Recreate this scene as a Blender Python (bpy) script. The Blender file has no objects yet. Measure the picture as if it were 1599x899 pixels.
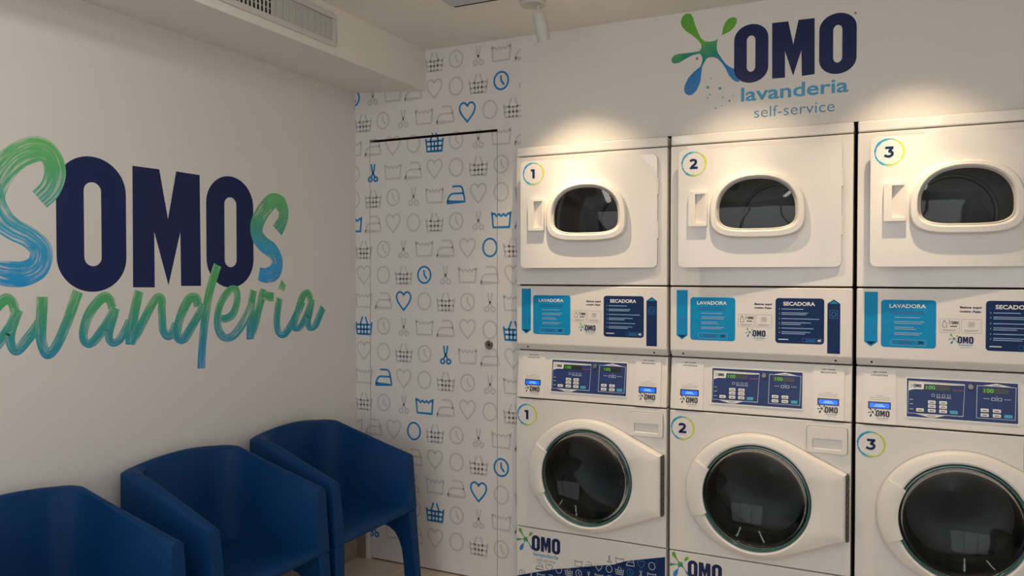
import bpy, bmesh, math, random
from mathutils import Vector, Matrix
from mathutils.geometry import tessellate_polygon

# ------------------------------------------------------------------ camera, light, exposure
SC = bpy.context.scene
COL = SC.collection
PI = math.pi
XL, W, ZC = -2.445, 3.22, 2.515          # left wall x, back wall y, ceiling z
XR, YF = 1.9, -2.5                       # right wall x, shop front y
MY = 3.165                               # front plane of the machines
SOF_X = -2.028                           # soffit face

cam_d = bpy.data.cameras.new('camera')
cam_d.lens = 1219.0 / 1599.0 * 36.0
cam_d.sensor_width = 36.0
cam = bpy.data.objects.new('camera', cam_d)
COL.objects.link(cam)
cam.location = (0, 0, 1.44)
cam.rotation_euler = (math.radians(90 - 1.05), 0, math.radians(25.9))
SC.camera = cam

SC.view_settings.view_transform = 'Standard'
SC.view_settings.look = 'None'
SC.view_settings.gamma = 1.0
SC.view_settings.use_curve_mapping = False
SC.view_settings.exposure = 0.15

world = bpy.data.worlds.new('world')
SC.world = world
world.use_nodes = True
world.node_tree.nodes['Background'].inputs[0].default_value = (0.92, 0.95, 1.0, 1)
world.node_tree.nodes['Background'].inputs[1].default_value = 0.6


def area(name, loc, rot, sx, sy, power, color, spread=180):
    d = bpy.data.lights.new(name, 'AREA')
    d.shape = 'RECTANGLE'
    d.size, d.size_y = sx, sy
    d.energy = power
    d.color = color
    d.spread = math.radians(spread)
    o = bpy.data.objects.new(name, d)
    o.location = loc
    o.rotation_euler = rot
    COL.objects.link(o)
    return o


# daylight through the shop front behind the camera
area('daylight', (-0.15, YF - 0.14, 1.2), (math.radians(90), 0, 0), 3.5, 2.2, 30, (1.0, 0.985, 0.965))
# (the linear ceiling lamp beside the soffit lights the room through its own glowing diffuser)

# spotlights on the dryers: x, y, target x, target z, power (their beams start inside the lamp heads)
SPOTS = [(-1.235, 2.85, -1.18, 1.40, 21), (-0.56, 2.83, -0.50, 1.35, 14.5), (0.04, 2.86, 0.10, 1.38, 17)]

# ------------------------------------------------------------------ materials
def lin(c):
    c /= 255.0
    return c / 12.92 if c <= 0.04045 else ((c + 0.055) / 1.055) ** 2.4


def rgb(r, g, b, k=1.0):
    return (min(0.95, lin(r) * k), min(0.95, lin(g) * k), min(0.95, lin(b) * k), 1)


MATS = {}


def mat(name, col, rough=0.5, metal=0.0, spec=0.5, coat=0.0, emit=None, estr=0.0, noise=0.0, nscale=40.0, bump=0.0, bscale=200.0):
    m = bpy.data.materials.new(name)
    m.use_nodes = True
    nt = m.node_tree
    p = nt.nodes['Principled BSDF']
    p.inputs['Base Color'].default_value = col
    p.inputs['Roughness'].default_value = rough
    p.inputs['Metallic'].default_value = metal
    p.inputs['Specular IOR Level'].default_value = spec
    p.inputs['Coat Weight'].default_value = coat
    if emit:
        p.inputs['Emission Color'].default_value = emit
        p.inputs['Emission Strength'].default_value = estr
    if noise or bump:
        tc = nt.nodes.new('ShaderNodeTexCoord')
        if noise:
            n = nt.nodes.new('ShaderNodeTexNoise')
            n.inputs['Scale'].default_value = nscale
            n.inputs['Detail'].default_value = 4
            nt.links.new(tc.outputs['Object'], n.inputs['Vector'])
            mx = nt.nodes.new('ShaderNodeMix')
            mx.data_type = 'RGBA'
            mx.inputs[6].default_value = tuple(c * (1 - noise) for c in col[:3]) + (1,)
            mx.inputs[7].default_value = tuple(min(0.95, c * (1 + noise)) for c in col[:3]) + (1,)
            nt.links.new(n.outputs['Fac'], mx.inputs[0])
            nt.links.new(mx.outputs[2], p.inputs['Base Color'])
        if bump:
            n2 = nt.nodes.new('ShaderNodeTexNoise')
            n2.inputs['Scale'].default_value = bscale
            n2.inputs['Detail'].default_value = 2
            nt.links.new(tc.outputs['Object'], n2.inputs['Vector'])
            b = nt.nodes.new('ShaderNodeBump')
            b.inputs['Strength'].default_value = bump
            b.inputs['Distance'].default_value = 0.002
            nt.links.new(n2.outputs['Fac'], b.inputs['Height'])
            nt.links.new(b.outputs['Normal'], p.inputs['Normal'])
    MATS[name] = m
    return m


def ramp_node(nt, stops):
    r = nt.nodes.new('ShaderNodeValToRGB')
    e = r.color_ramp.elements
    e[0].position, e[0].color = stops[0]
    e[1].position, e[1].color = stops[-1]
    for s in stops[1:-1]:
        x = e.new(s[0])
        x.color = s[1]
    return r


def brush_mat(name, z0, z1, stops, streak=0.5, seed=0.0, paint=True):
    """brush-painted vinyl: colour runs with height, dry-brush streaks along the stroke (UV: length, width)"""
    m = bpy.data.materials.new(name)
    m.use_nodes = True
    nt = m.node_tree
    p = nt.nodes['Principled BSDF']
    p.inputs['Roughness'].default_value = 0.6
    p.inputs['Specular IOR Level'].default_value = 0.25
    tc = nt.nodes.new('ShaderNodeTexCoord')
    sep = nt.nodes.new('ShaderNodeSeparateXYZ')
    nt.links.new(tc.outputs['Object'], sep.inputs[0])
    mr = nt.nodes.new('ShaderNodeMapRange')
    mr.inputs[1].default_value = z0
    mr.inputs[2].default_value = z1
    nt.links.new(sep.outputs['Z'], mr.inputs[0])
    r = ramp_node(nt, stops)
    nt.links.new(mr.outputs[0], r.inputs[0])
    nt.links.new(r.outputs[0], p.inputs['Base Color'])
    # streaks
    mp = nt.nodes.new('ShaderNodeMapping')
    mp.inputs['Scale'].default_value = (7, 9, 1)
    mp.inputs['Location'].default_value = (seed, seed * 1.7, 0)
    nt.links.new(tc.outputs['UV'], mp.inputs[0])
    n = nt.nodes.new('ShaderNodeTexNoise')
    n.inputs['Scale'].default_value = 1.0
    n.inputs['Detail'].default_value = 5
    n.inputs['Roughness'].default_value = 0.62
    nt.links.new(mp.outputs[0], n.inputs['Vector'])
    # patches where the brush ran dry
    mp2 = nt.nodes.new('ShaderNodeMapping')
    mp2.inputs['Scale'].default_value = (9, 1.1, 1)
    mp2.inputs['Location'].default_value = (seed * 3 + 5, 2, 0)
    nt.links.new(tc.outputs['UV'], mp2.inputs[0])
    n2 = nt.nodes.new('ShaderNodeTexNoise')
    n2.inputs['Scale'].default_value = 1.0
    nt.links.new(mp2.outputs[0], n2.inputs['Vector'])
    r1 = ramp_node(nt, [(0.47, (0, 0, 0, 1)), (0.60, (1, 1, 1, 1))])
    r2 = ramp_node(nt, [(0.37, (0, 0, 0, 1)), (0.54, (1, 1, 1, 1))])
    nt.links.new(n.outputs['Fac'], r1.inputs[0])
    nt.links.new(n2.outputs['Fac'], r2.inputs[0])
    mu = nt.nodes.new('ShaderNodeMath')
    mu.operation = 'MULTIPLY'
    nt.links.new(r1.outputs[0], mu.inputs[0])
    nt.links.new(r2.outputs[0], mu.inputs[1])
    mu2 = nt.nodes.new('ShaderNodeMath')
    mu2.operation = 'MULTIPLY'
    mu2.inputs[1].default_value = streak
    nt.links.new(mu.outputs[0], mu2.inputs[0])
    sub = nt.nodes.new('ShaderNodeMath')
    sub.operation = 'SUBTRACT'
    sub.inputs[0].default_value = 1.0
    nt.links.new(mu2.outputs[0], sub.inputs[1])
    if paint:          # dry gaps show the paint of the wall
        mc = nt.nodes.new('ShaderNodeMix')
        mc.data_type = 'RGBA'
        nt.links.new(mu2.outputs[0], mc.inputs[0])
        nt.links.new(r.outputs[0], mc.inputs[6])
        mc.inputs[7].default_value = (0.72, 0.72, 0.67, 1)
        nt.links.new(mc.outputs[2], p.inputs['Base Color'])
    else:
        nt.links.new(sub.outputs[0], p.inputs['Alpha'])
    MATS[name] = m
    return m


def uv_gradient_mat(name, direction, lo, hi, stops, rough=0.5, noise=0.0, nscale=8.0):
    """print whose colour runs along a direction of its own flat artwork (UV in metres of the artwork)"""
    m = bpy.data.materials.new(name)
    m.use_nodes = True
    nt = m.node_tree
    p = nt.nodes['Principled BSDF']
    p.inputs['Roughness'].default_value = rough
    p.inputs['Specular IOR Level'].default_value = 0.25
    tc = nt.nodes.new('ShaderNodeTexCoord')
    dot = nt.nodes.new('ShaderNodeVectorMath')
    dot.operation = 'DOT_PRODUCT'
    dot.inputs[1].default_value = (direction[0], direction[1], 0)
    nt.links.new(tc.outputs['UV'], dot.inputs[0])
    mr = nt.nodes.new('ShaderNodeMapRange')
    mr.inputs[1].default_value = lo
    mr.inputs[2].default_value = hi
    nt.links.new(dot.outputs['Value'], mr.inputs[0])
    src = mr.outputs[0]
    if noise:
        n = nt.nodes.new('ShaderNodeTexNoise')
        n.inputs['Scale'].default_value = nscale
        nt.links.new(tc.outputs['UV'], n.inputs['Vector'])
        ma = nt.nodes.new('ShaderNodeMath')
        ma.operation = 'MULTIPLY_ADD'
        ma.inputs[1].default_value = noise
        nt.links.new(n.outputs['Fac'], ma.inputs[0])
        nt.links.new(src, ma.inputs[2])
        sb = nt.nodes.new('ShaderNodeMath')
        sb.operation = 'SUBTRACT'
        sb.inputs[1].default_value = noise / 2
        nt.links.new(ma.outputs[0], sb.inputs[0])
        src = sb.outputs[0]
    r = ramp_node(nt, stops)
    nt.links.new(src, r.inputs[0])
    nt.links.new(r.outputs[0], p.inputs['Base Color'])
    MATS[name] = m
    return m


def glass_mat(name, tint, rough=0.02, ior=1.5):
    m = bpy.data.materials.new(name)
    m.use_nodes = True
    nt = m.node_tree
    nt.nodes.remove(nt.nodes['Principled BSDF'])
    out = nt.nodes['Material Output']
    t = nt.nodes.new('ShaderNodeBsdfTransparent')
    t.inputs[0].default_value = tint
    g = nt.nodes.new('ShaderNodeBsdfGlossy')
    g.inputs['Roughness'].default_value = rough
    f = nt.nodes.new('ShaderNodeFresnel')
    f.inputs['IOR'].default_value = ior
    mx = nt.nodes.new('ShaderNodeMixShader')
    nt.links.new(f.outputs[0], mx.inputs[0])
    nt.links.new(t.outputs[0], mx.inputs[1])
    nt.links.new(g.outputs[0], mx.inputs[2])
    nt.links.new(mx.outputs[0], out.inputs[0])
    MATS[name] = m
    return m


def tile_mat(name, c1, c2, grout, w, h, rough, offs=(0, 0, 0), rot=(0, 0, 0), stagger=0.0, mortar=0.0025):
    m = bpy.data.materials.new(name)
    m.use_nodes = True
    nt = m.node_tree
    p = nt.nodes['Principled BSDF']
    p.inputs['Roughness'].default_value = rough
    tc = nt.nodes.new('ShaderNodeTexCoord')
    mp = nt.nodes.new('ShaderNodeMapping')
    mp.inputs['Location'].default_value = offs
    mp.inputs['Rotation'].default_value = rot
    nt.links.new(tc.outputs['Object'], mp.inputs[0])
    b = nt.nodes.new('ShaderNodeTexBrick')
    b.offset = stagger
    b.inputs['Color1'].default_value = c1
    b.inputs['Color2'].default_value = c2
    b.inputs['Mortar'].default_value = grout
    b.inputs['Scale'].default_value = 1.0
    b.inputs['Mortar Size'].default_value = mortar
    b.inputs['Mortar Smooth'].default_value = 0.1
    b.inputs['Brick Width'].default_value = w
    b.inputs['Row Height'].default_value = h
    nt.links.new(mp.outputs[0], b.inputs['Vector'])
    n = nt.nodes.new('ShaderNodeTexNoise')
    n.inputs['Scale'].default_value = 9
    n.inputs['Detail'].default_value = 6
    nt.links.new(tc.outputs['Object'], n.inputs['Vector'])
    mx = nt.nodes.new('ShaderNodeMix')
    mx.data_type = 'RGBA'
    mx.blend_type = 'MULTIPLY'
    mx.inputs[0].default_value = 0.35
    nt.links.new(b.outputs['Color'], mx.inputs[6])
    nt.links.new(n.outputs['Fac'], mx.inputs[7])
    nt.links.new(mx.outputs[2], p.inputs['Base Color'])
    MATS[name] = m
    return m


KW = 1.9     # photograph colour -> surface colour, left wall
KM = 1.75    # the same on the machines
mat('wall_paint', (0.78, 0.755, 0.72, 1), 0.75, bump=0.08, bscale=120)
mat('ceiling_paint', (0.79, 0.755, 0.71, 1), 0.8)
mat('wallpaper', (0.76, 0.735, 0.715, 1), 0.6)
mat('icon_grey', (0.585, 0.56, 0.54, 1), 0.6)
mat('icon_blue', rgb(18, 100, 150, 1.75), 0.6, spec=0.3)
mat('gap_dark', (0.02, 0.017, 0.015, 1), 0.9)
mat('gap_brown', (0.035, 0.024, 0.02, 1), 0.8)
tile_mat('floor_tile', (0.66, 0.59, 0.52, 1), (0.63, 0.56, 0.49, 1), (0.80, 0.74, 0.66, 1), 0.6, 0.6, 0.45, offs=(0.33, 0.12, 0))
tile_mat('skirting_tile', (0.40, 0.33, 0.255, 1), (0.38, 0.31, 0.24, 1), (0.6, 0.53, 0.44, 1), 0.6, 3.0, 0.45, offs=(0.33, 0.12, 0), rot=(0, 0, PI / 2))
mat('trim_white', (0.78, 0.76, 0.72, 1), 0.5)
mat('enamel', (0.79, 0.765, 0.735, 1), 0.28, coat=0.25)
mat('plastic_white', (0.82, 0.785, 0.745, 1), 0.35)
mat('console_white', (0.80, 0.765, 0.725, 1), 0.38)
mat('card_white', (0.83, 0.80, 0.76, 1), 0.3)
mat('steel', (0.42, 0.42, 0.42, 1), 0.3, metal=1.0)
mat('steel_bright', (0.75, 0.74, 0.72, 1), 0.2, metal=1.0)
mat('steel_dark', (0.22, 0.22, 0.23, 1), 0.42, metal=1.0)
mat('rubber', (0.018, 0.02, 0.022, 1), 0.45)  # rubber of the gasket and base, also the dark of the added door shade
mat('hinge_metal', (0.10, 0.095, 0.09, 1), 0.5, metal=0.6)
glass_mat('washer_glass', (0.50, 0.53, 0.54, 1), 0.04, 1.30)
glass_mat('dryer_glass', (0.58, 0.61, 0.62, 1), 0.03, 1.45)
mat('glass_rim', (0.02, 0.12, 0.12, 1), 0.15, spec=0.8)
mat('drum_grey', (0.20, 0.20, 0.205, 1), 0.35, metal=0.25)
mat('drum_reflection', (0.62, 0.62, 0.60, 1), 0.3, metal=0.4)  # pale colour that paints window reflections onto the drum
mat('drum_back', (0.05, 0.05, 0.052, 1), 0.35, metal=0.7)
mat('chair_blue', (0.0008, 0.038, 0.138, 1), 0.52, spec=0.2, bump=0.12, bscale=500)
mat('navy', rgb(25, 36, 76, 1.45), 0.7, spec=0.25)
mat('navy_print', rgb(15, 42, 88, 1.15), 0.5, spec=0.2)
mat('navy_panel', rgb(40, 58, 108, 1.2), 0.4, spec=0.25)
mat('cyan_print', rgb(2, 122, 172, 1.45), 0.5, spec=0.2)
mat('cyan_deep', rgb(10, 95, 150, KM), 0.4)
mat('cyan_button', rgb(52, 130, 165, KM), 0.4)
mat('light_print', (0.62, 0.68, 0.76, 1), 0.4)
mat('pale_print', (0.30, 0.46, 0.68, 1), 0.4)
mat('white_print', (0.85, 0.84, 0.82, 1), 0.4)
mat('navy_line', rgb(20, 70, 120, KM), 0.4)
mat('grey_print', (0.33, 0.31, 0.30, 1), 0.5)
mat('black_print', (0.025, 0.025, 0.032, 1), 0.4)
mat('dot_grey', (0.25, 0.25, 0.22, 1), 0.5)
mat('logo_text', rgb(62, 130, 165, KW * 0.85), 0.5)
mat('logo_text_thin', rgb(72, 120, 150, KW * 0.8), 0.5)
mat('teal_dot', rgb(62, 125, 150, KW * 0.9), 0.5)
mat('display_dark', (0.012, 0.016, 0.012, 1), 0.2)
mat('digit_green', (0.05, 0.3, 0.02, 1), 0.4, emit=(0.12, 0.75, 0.03, 1), estr=0.45)
mat('red_print', (0.35, 0.05, 0.07, 1), 0.4)
mat('lcd_blue', (0.0, 0.08, 0.5, 1), 0.2, emit=(0.005, 0.13, 1.0, 1), estr=0.85)
mat('lcd_text', (0.3, 0.5, 0.9, 1), 0.2, emit=(0.18, 0.42, 1.0, 1), estr=0.9)
mat('lcd_frame', (0.012, 0.02, 0.08, 1), 0.3)
mat('vent_grey', (0.50, 0.50, 0.47, 1), 0.5)
mat('vent_frame', (0.62, 0.60, 0.55, 1), 0.5)
mat('hatch_grey', (0.46, 0.50, 0.53, 1), 0.35)
mat('lamp_white', (0.60, 0.60, 0.55, 1), 0.5)
mat('lamp_lens', (1, 1, 1, 1), 0.3, emit=(1, 0.86, 0.62, 1), estr=6)
mat('led_diffuser', (1, 1, 1, 1), 0.4, emit=(1, 0.97, 0.93, 1), estr=9.5)
mat('lock_metal', (0.22, 0.21, 0.20, 1), 0.35, metal=0.8)
mat('frame_metal', (0.30, 0.30, 0.30, 1), 0.4, metal=0.7)
GREEN, TEAL, BLUE = rgb(76, 146, 84, KW), rgb(52, 122, 112, KW), rgb(30, 122, 168, KW)
brush_mat('brush_big', 1.40, 1.87, [(0.0, rgb(28, 116, 168, KW)), (0.36, rgb(42, 128, 160, KW)), (0.55, rgb(58, 130, 122, KW)), (0.78, rgb(72, 140, 96, KW)), (1.0, rgb(84, 150, 84, KW))], 0.75, 3.1)
brush_mat('brush_small', 1.40, 1.81, [(0.0, rgb(36, 122, 178, KW)), (0.35, rgb(48, 130, 165, KW)), (0.55, rgb(56, 130, 118, KW)), (0.75, rgb(74, 142, 96, KW)), (1.0, rgb(86, 148, 92, KW))], 0.75, 7.7, paint=False)
brush_mat('brush_script', 1.07, 1.40, [(0.0, rgb(28, 112, 160, KW)), (0.22, rgb(36, 114, 150, KW)), (0.52, rgb(44, 120, 118, KW)), (0.80, rgb(62, 132, 90, KW)), (1.0, rgb(66, 138, 84, KW))], 0.8, 1.3)
uv_gradient_mat('splash_print', (0.35, -0.94), -0.35, 0.0,
                [(0.0, rgb(86, 148, 58, 1.4)), (0.38, rgb(92, 152, 54, 1.4)), (0.52, rgb(40, 122, 110, 1.4)), (0.68, rgb(42, 108, 165, 1.4)), (1.0, rgb(62, 118, 172, 1.4))], noise=0.45, nscale=12)
uv_gradient_mat('navy_logo', (0.35, 0.94), 0.0, 0.22, [(0.0, rgb(58, 46, 88, 1.45)), (0.3, rgb(32, 38, 80, 1.35)), (1.0, rgb(22, 34, 74, 1.35))], noise=0.0)
uv_gradient_mat('badge_ring', (1, -0.25), -0.05, 0.05, [(0.0, rgb(30, 128, 182, 1.4)), (0.40, rgb(55, 150, 170, 1.4)), (0.62, rgb(160, 178, 80, 1.4)), (1.0, rgb(180, 188, 66, 1.4))], noise=0.25, nscale=60)

# ------------------------------------------------------------------ object helpers
def tag(o, label=None, cat=None, group=None, kind=None):
    if label:
        o['label'] = label
    if cat:
        o['category'] = cat
    if group:
        o['group'] = group
    if kind:
        o['kind'] = kind
    return o


def thing(name, loc, label, cat, group=None, rotz=0.0):
    o = bpy.data.objects.new(name, None)
    o.empty_display_size = 0.1
    o.location = loc
    o.rotation_euler = (0, 0, rotz)
    COL.objects.link(o)
    return tag(o, label, cat, group)


class MB:
    """collects faces with materials and builds ONE mesh object"""
    def __init__(self):
        self.v, self.f, self.m, self.uv, self.mats = [], [], [], [], []

    def mi(self, m):
        if m not in self.mats:
            self.mats.append(m)
        return self.mats.index(m)

    def face(self, pts, m, uvs=None):
        i = len(self.v)
        self.v += [tuple(p) for p in pts]
        self.f.append(tuple(range(i, i + len(pts))))
        self.m.append(self.mi(m))
        self.uv.append(uvs)

    def mesh(self, vs, fs, m):
        i = len(self.v)
        self.v += [tuple(p) for p in vs]
        k = self.mi(m)
        for f in fs:
            self.f.append(tuple(i + j for j in f))
            self.m.append(k)
            self.uv.append(None)

    def box(self, a, b, m):
        x0, y0, z0 = a
        x1, y1, z1 = b
        vs = [(x0, y0, z0), (x1, y0, z0), (x1, y1, z0), (x0, y1, z0), (x0, y0, z1), (x1, y0, z1), (x1, y1, z1), (x0, y1, z1)]
        self.mesh(vs, [(0, 3, 2, 1), (4, 5, 6, 7), (0, 1, 5, 4), (1, 2, 6, 5), (2, 3, 7, 6), (3, 0, 4, 7)], m)

    def extrude_x(self, prof, x0, x1, m):
        """closed (y,z) profile swept along x"""
        n = len(prof)
        vs = [(x0, y, z) for y, z in prof] + [(x1, y, z) for y, z in prof]
        fs = [(i, (i + 1) % n, n + (i + 1) % n, n + i) for i in range(n)] + [tuple(range(n))[::-1], tuple(range(n, 2 * n))]
        self.mesh(vs, fs, m)

    def loft(self, loops, m, closed=True, cap0=False, cap1=False):
        n = len(loops[0])
        vs = [p for l in loops for p in l]
        fs = []
        for a in range(len(loops) - 1):
            for i in range(n if closed else n - 1):
                j = (i + 1) % n
                fs.append((a * n + i, a * n + j, (a + 1) * n + j, (a + 1) * n + i))
        if cap0:
            fs.append(tuple(range(n))[::-1])
        if cap1:
            fs.append(tuple((len(loops) - 1) * n + i for i in range(n)))
        self.mesh(vs, fs, m)

    def lathe(self, cx, cz, prof, m, n=64):
        """profile of (r, y) turned about an axis along y"""
        loops = []
        for r, y in prof:
            loops.append([(cx + r * math.cos(2 * PI * i / n), y, cz + r * math.sin(2 * PI * i / n)) for i in range(n)])
        self.loft(loops, m)

    def plate(self, outline, holes, y0, y1, m):
        """flat plate in the x-z plane with holes, between y0 (front) and y1 (back)"""
        polys = [list(outline)] + [list(h) for h in holes]
        flat = [p for l in polys for p in l]
        tris = tessellate_polygon([[Vector((p[0], p[1], 0)) for p in l] for l in polys])
        n = len(flat)
        vs = [(p[0], y0, p[1]) for p in flat] + [(p[0], y1, p[1]) for p in flat]
        fs = []
        for t in tris:
            fs.append(tuple(t))
            fs.append(tuple(n + i for i in reversed(t)))
        k = 0
        for l in polys:
            c = len(l)
            for i in range(c):
                j = (i + 1) % c
                fs.append((k + i, k + j, n + k + j, n + k + i))
            k += c
        self.mesh(vs, fs, m)

    def build(self, name, parent=None, bevel=0.0, seg=2, smooth=None, label=None, weld=True, angle=30):
        me = bpy.data.meshes.new(name)
        me.from_pydata(self.v, [], self.f)
        for m in self.mats:
            me.materials.append(MATS[m])
        for p, k in zip(me.polygons, self.m):
            p.material_index = k
        if any(u is not None for u in self.uv):
            ul = me.uv_layers.new(name='UVMap')
            for p, u in zip(me.polygons, self.uv):
                if u:
                    for li, c in zip(p.loop_indices, u):
                        ul.data[li].uv = c
        bm = bmesh.new()
        bm.from_mesh(me)
        if weld:
            bmesh.ops.remove_doubles(bm, verts=bm.verts, dist=1e-5)
            bmesh.ops.recalc_face_normals(bm, faces=bm.faces)
            bmesh.ops.dissolve_limit(bm, angle_limit=0.002, verts=bm.verts, edges=bm.edges, delimit={'MATERIAL'}) if bevel else None
        elif bevel:
            bmesh.ops.recalc_face_normals(bm, faces=bm.faces)
        bm.to_mesh(me)
        bm.free()
        if smooth or bevel:
            me.polygons.foreach_set('use_smooth', [True] * len(me.polygons))
            me.set_sharp_from_angle(angle=math.radians(smooth or 35))
        o = bpy.data.objects.new(name, me)
        COL.objects.link(o)
        if parent:
            o.parent = parent
        if bevel:
            b = o.modifiers.new('bevel', 'BEVEL')
            b.width = bevel
            b.segments = seg
            b.limit_method = 'ANGLE'
            b.angle_limit = math.radians(angle)
            b.harden_normals = True
        if label:
            o['label'] = label
        return o


def struct(name, mb, parent=None, **k):
    return tag(mb.build(name, parent, **k), kind='structure')


def arc(cx, cy, rx, ry, a0, a1, n):
    return [(cx + rx * math.cos(math.radians(a0 + (a1 - a0) * i / n)), cy + ry * math.sin(math.radians(a0 + (a1 - a0) * i / n))) for i in range(n + 1)]


def rrect(x0, x1, y0, y1, r, n=6):
    return arc(x1 - r, y1 - r, r, r, 0, 90, n) + arc(x0 + r, y1 - r, r, r, 90, 180, n) + arc(x0 + r, y0 + r, r, r, 180, 270, n) + arc(x1 - r, y0 + r, r, r, 270, 360, n)


def stadium(x0, x1, y0, y1, ry=None, n=16):
    rx = (x1 - x0) / 2
    ry = ry or rx
    cx = (x0 + x1) / 2
    return arc(cx, y1 - ry, rx, ry, 0, 180, n) + arc(cx, y0 + ry, rx, ry, 180, 360, n)


def circle(cx, cy, r, n=32):
    return [(cx + r * math.cos(2 * PI * i / n), cy + r * math.sin(2 * PI * i / n)) for i in range(n)]


def spline(pts, k=6):
    """Catmull-Rom through tuples"""
    out = []
    n = len(pts)
    for i in range(n - 1):
        p0, p1, p2, p3 = pts[max(0, i - 1)], pts[i], pts[i + 1], pts[min(n - 1, i + 2)]
        for j in range(k):
            t = j / k
            out.append(tuple(0.5 * (2 * b + (c - a) * t + (2 * a - 5 * b + 4 * c - d) * t * t + (3 * b - a - 3 * c + d) * t ** 3) for a, b, c, d in zip(p0, p1, p2, p3)))
    out.append(tuple(pts[-1]))
    return out


TEXT = {}


def text_tris(s, bold):
    key = (s, bold)
    if key not in TEXT:
        c = bpy.data.curves.new('lettering', 'FONT')
        c.body = s
        c.offset = bold
        c.resolution_u = 3
        o = bpy.data.objects.new('lettering', c)
        COL.objects.link(o)
        me = bpy.data.meshes.new_from_object(o.evaluated_get(bpy.context.evaluated_depsgraph_get()))
        vs = [(v.co.x, v.co.y) for v in me.vertices]
        fs = [tuple(p.vertices) for p in me.polygons]
        bpy.data.objects.remove(o)
        bpy.data.curves.remove(c)
        bpy.data.meshes.remove(me)
        TEXT[key] = (vs, fs)
    return TEXT[key]


class Flat(MB):
    """flat artwork in (u, v), laid on a surface by a mapping (u, v, lift) -> point"""
    def __init__(self, mp, lift=0.0004):
        super().__init__()
        self.mp, self.l = mp, lift

    def at(self, u, v, k=0):
        return self.mp(u, v, self.l * (1 + k))

    def poly(self, outline, m, holes=(), k=0, T=None):
        polys = [list(outline)] + [list(h) for h in holes]
        flat = [p for l in polys for p in l]
        for t in tessellate_polygon([[Vector((p[0], p[1], 0)) for p in l] for l in polys]):
            q = [flat[i] for i in t]
            r = [T(*p) for p in q] if T else q
            self.face([self.at(p[0], p[1], k) for p in r], m, q)

    def rect(self, x0, x1, y0, y1, m, k=0):
        self.poly([(x0, y0), (x1, y0), (x1, y1), (x0, y1)], m, k=k)

    def stroke(self, pts, w, m, closed=False, k=0, uvl=False, g=0.0):
        """ribbon of constant width w or per-point width (third value)"""
        n = len(pts)
        L, R, S = [], [], 0.0
        prev = None
        for i in range(n):
            if closed:
                a, b = pts[(i - 1) % n], pts[(i + 1) % n]
            else:
                a, b = pts[max(0, i - 1)], pts[min(n - 1, i + 1)]
            dx, dy = b[0] - a[0], b[1] - a[1]
            l = math.hypot(dx, dy) or 1
            nx, ny = -dy / l, dx / l
            miter = 1.0
            if 0 < i < n - 1 or closed:
                c = pts[i]
                d2 = (pts[(i + 1) % n][0] - c[0], pts[(i + 1) % n][1] - c[1])
                l2 = math.hypot(*d2) or 1
                miter = 1.0 / max(0.45, abs(nx * -d2[1] / l2 + ny * d2[0] / l2))
            ww = (pts[i][2] if w is None else w) / 2 * miter
            p = pts[i]
            if prev is not None:
                S += math.hypot(p[0] - prev[0], p[1] - prev[1])
            prev = p
            L.append((p[0] + nx * ww, p[1] + ny * ww, S))
            R.append((p[0] - nx * ww, p[1] - ny * ww, S))
        for i in range(n if closed else n - 1):
            j = (i + 1) % n
            a, b, c, d = R[i], R[j], L[j], L[i]
            uv = [(a[2], 0), (b[2], 0), (c[2], 1), (d[2], 1)] if uvl else [a[:2], b[:2], c[:2], d[:2]]
            kg = [k + g * i_ for i_ in (i, i + 1, i + 1, i)]
            self.face([self.at(p[0], p[1], q_) for p, q_ in zip((a, b, c, d), kg)], m, uv)

    def ring(self, cx, cy, r0, r1, m, k=0, n=48, wob=0.0, T=None):
        o = []
        q = []
        for i in range(n):
            a = 2 * PI * i / n
            j = wob * (math.sin(3 * a + 1) + 0.6 * math.sin(11 * a) + 0.5 * math.sin(23 * a + 2))
            o.append(((r1 + j) * math.cos(a), (r1 + j) * math.sin(a)))
            q.append(((r0 - j) * math.cos(a), (r0 - j) * math.sin(a)))
        for i in range(n):
            j = (i + 1) % n
            pts = [q[i], o[i], o[j], q[j]]
            self.face([self.at(cx + p[0], cy + p[1], k) for p in pts], m, pts)

    def text(self, s, x0, x1, y0, y1, m, bold=0.0, k=0):
        vs, fs = text_tris(s, bold)
        a0, a1 = min(v[0] for v in vs), max(v[0] for v in vs)
        b0, b1 = min(v[1] for v in vs), max(v[1] for v in vs)
        q = [(x0 + (v[0] - a0) / (a1 - a0) * (x1 - x0), y0 + (v[1] - b0) / (b1 - b0) * (y1 - y0)) for v in vs]
        for f in fs:
            self.face([self.at(*q[i], k) for i in f], m, [q[i] for i in f])


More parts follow.
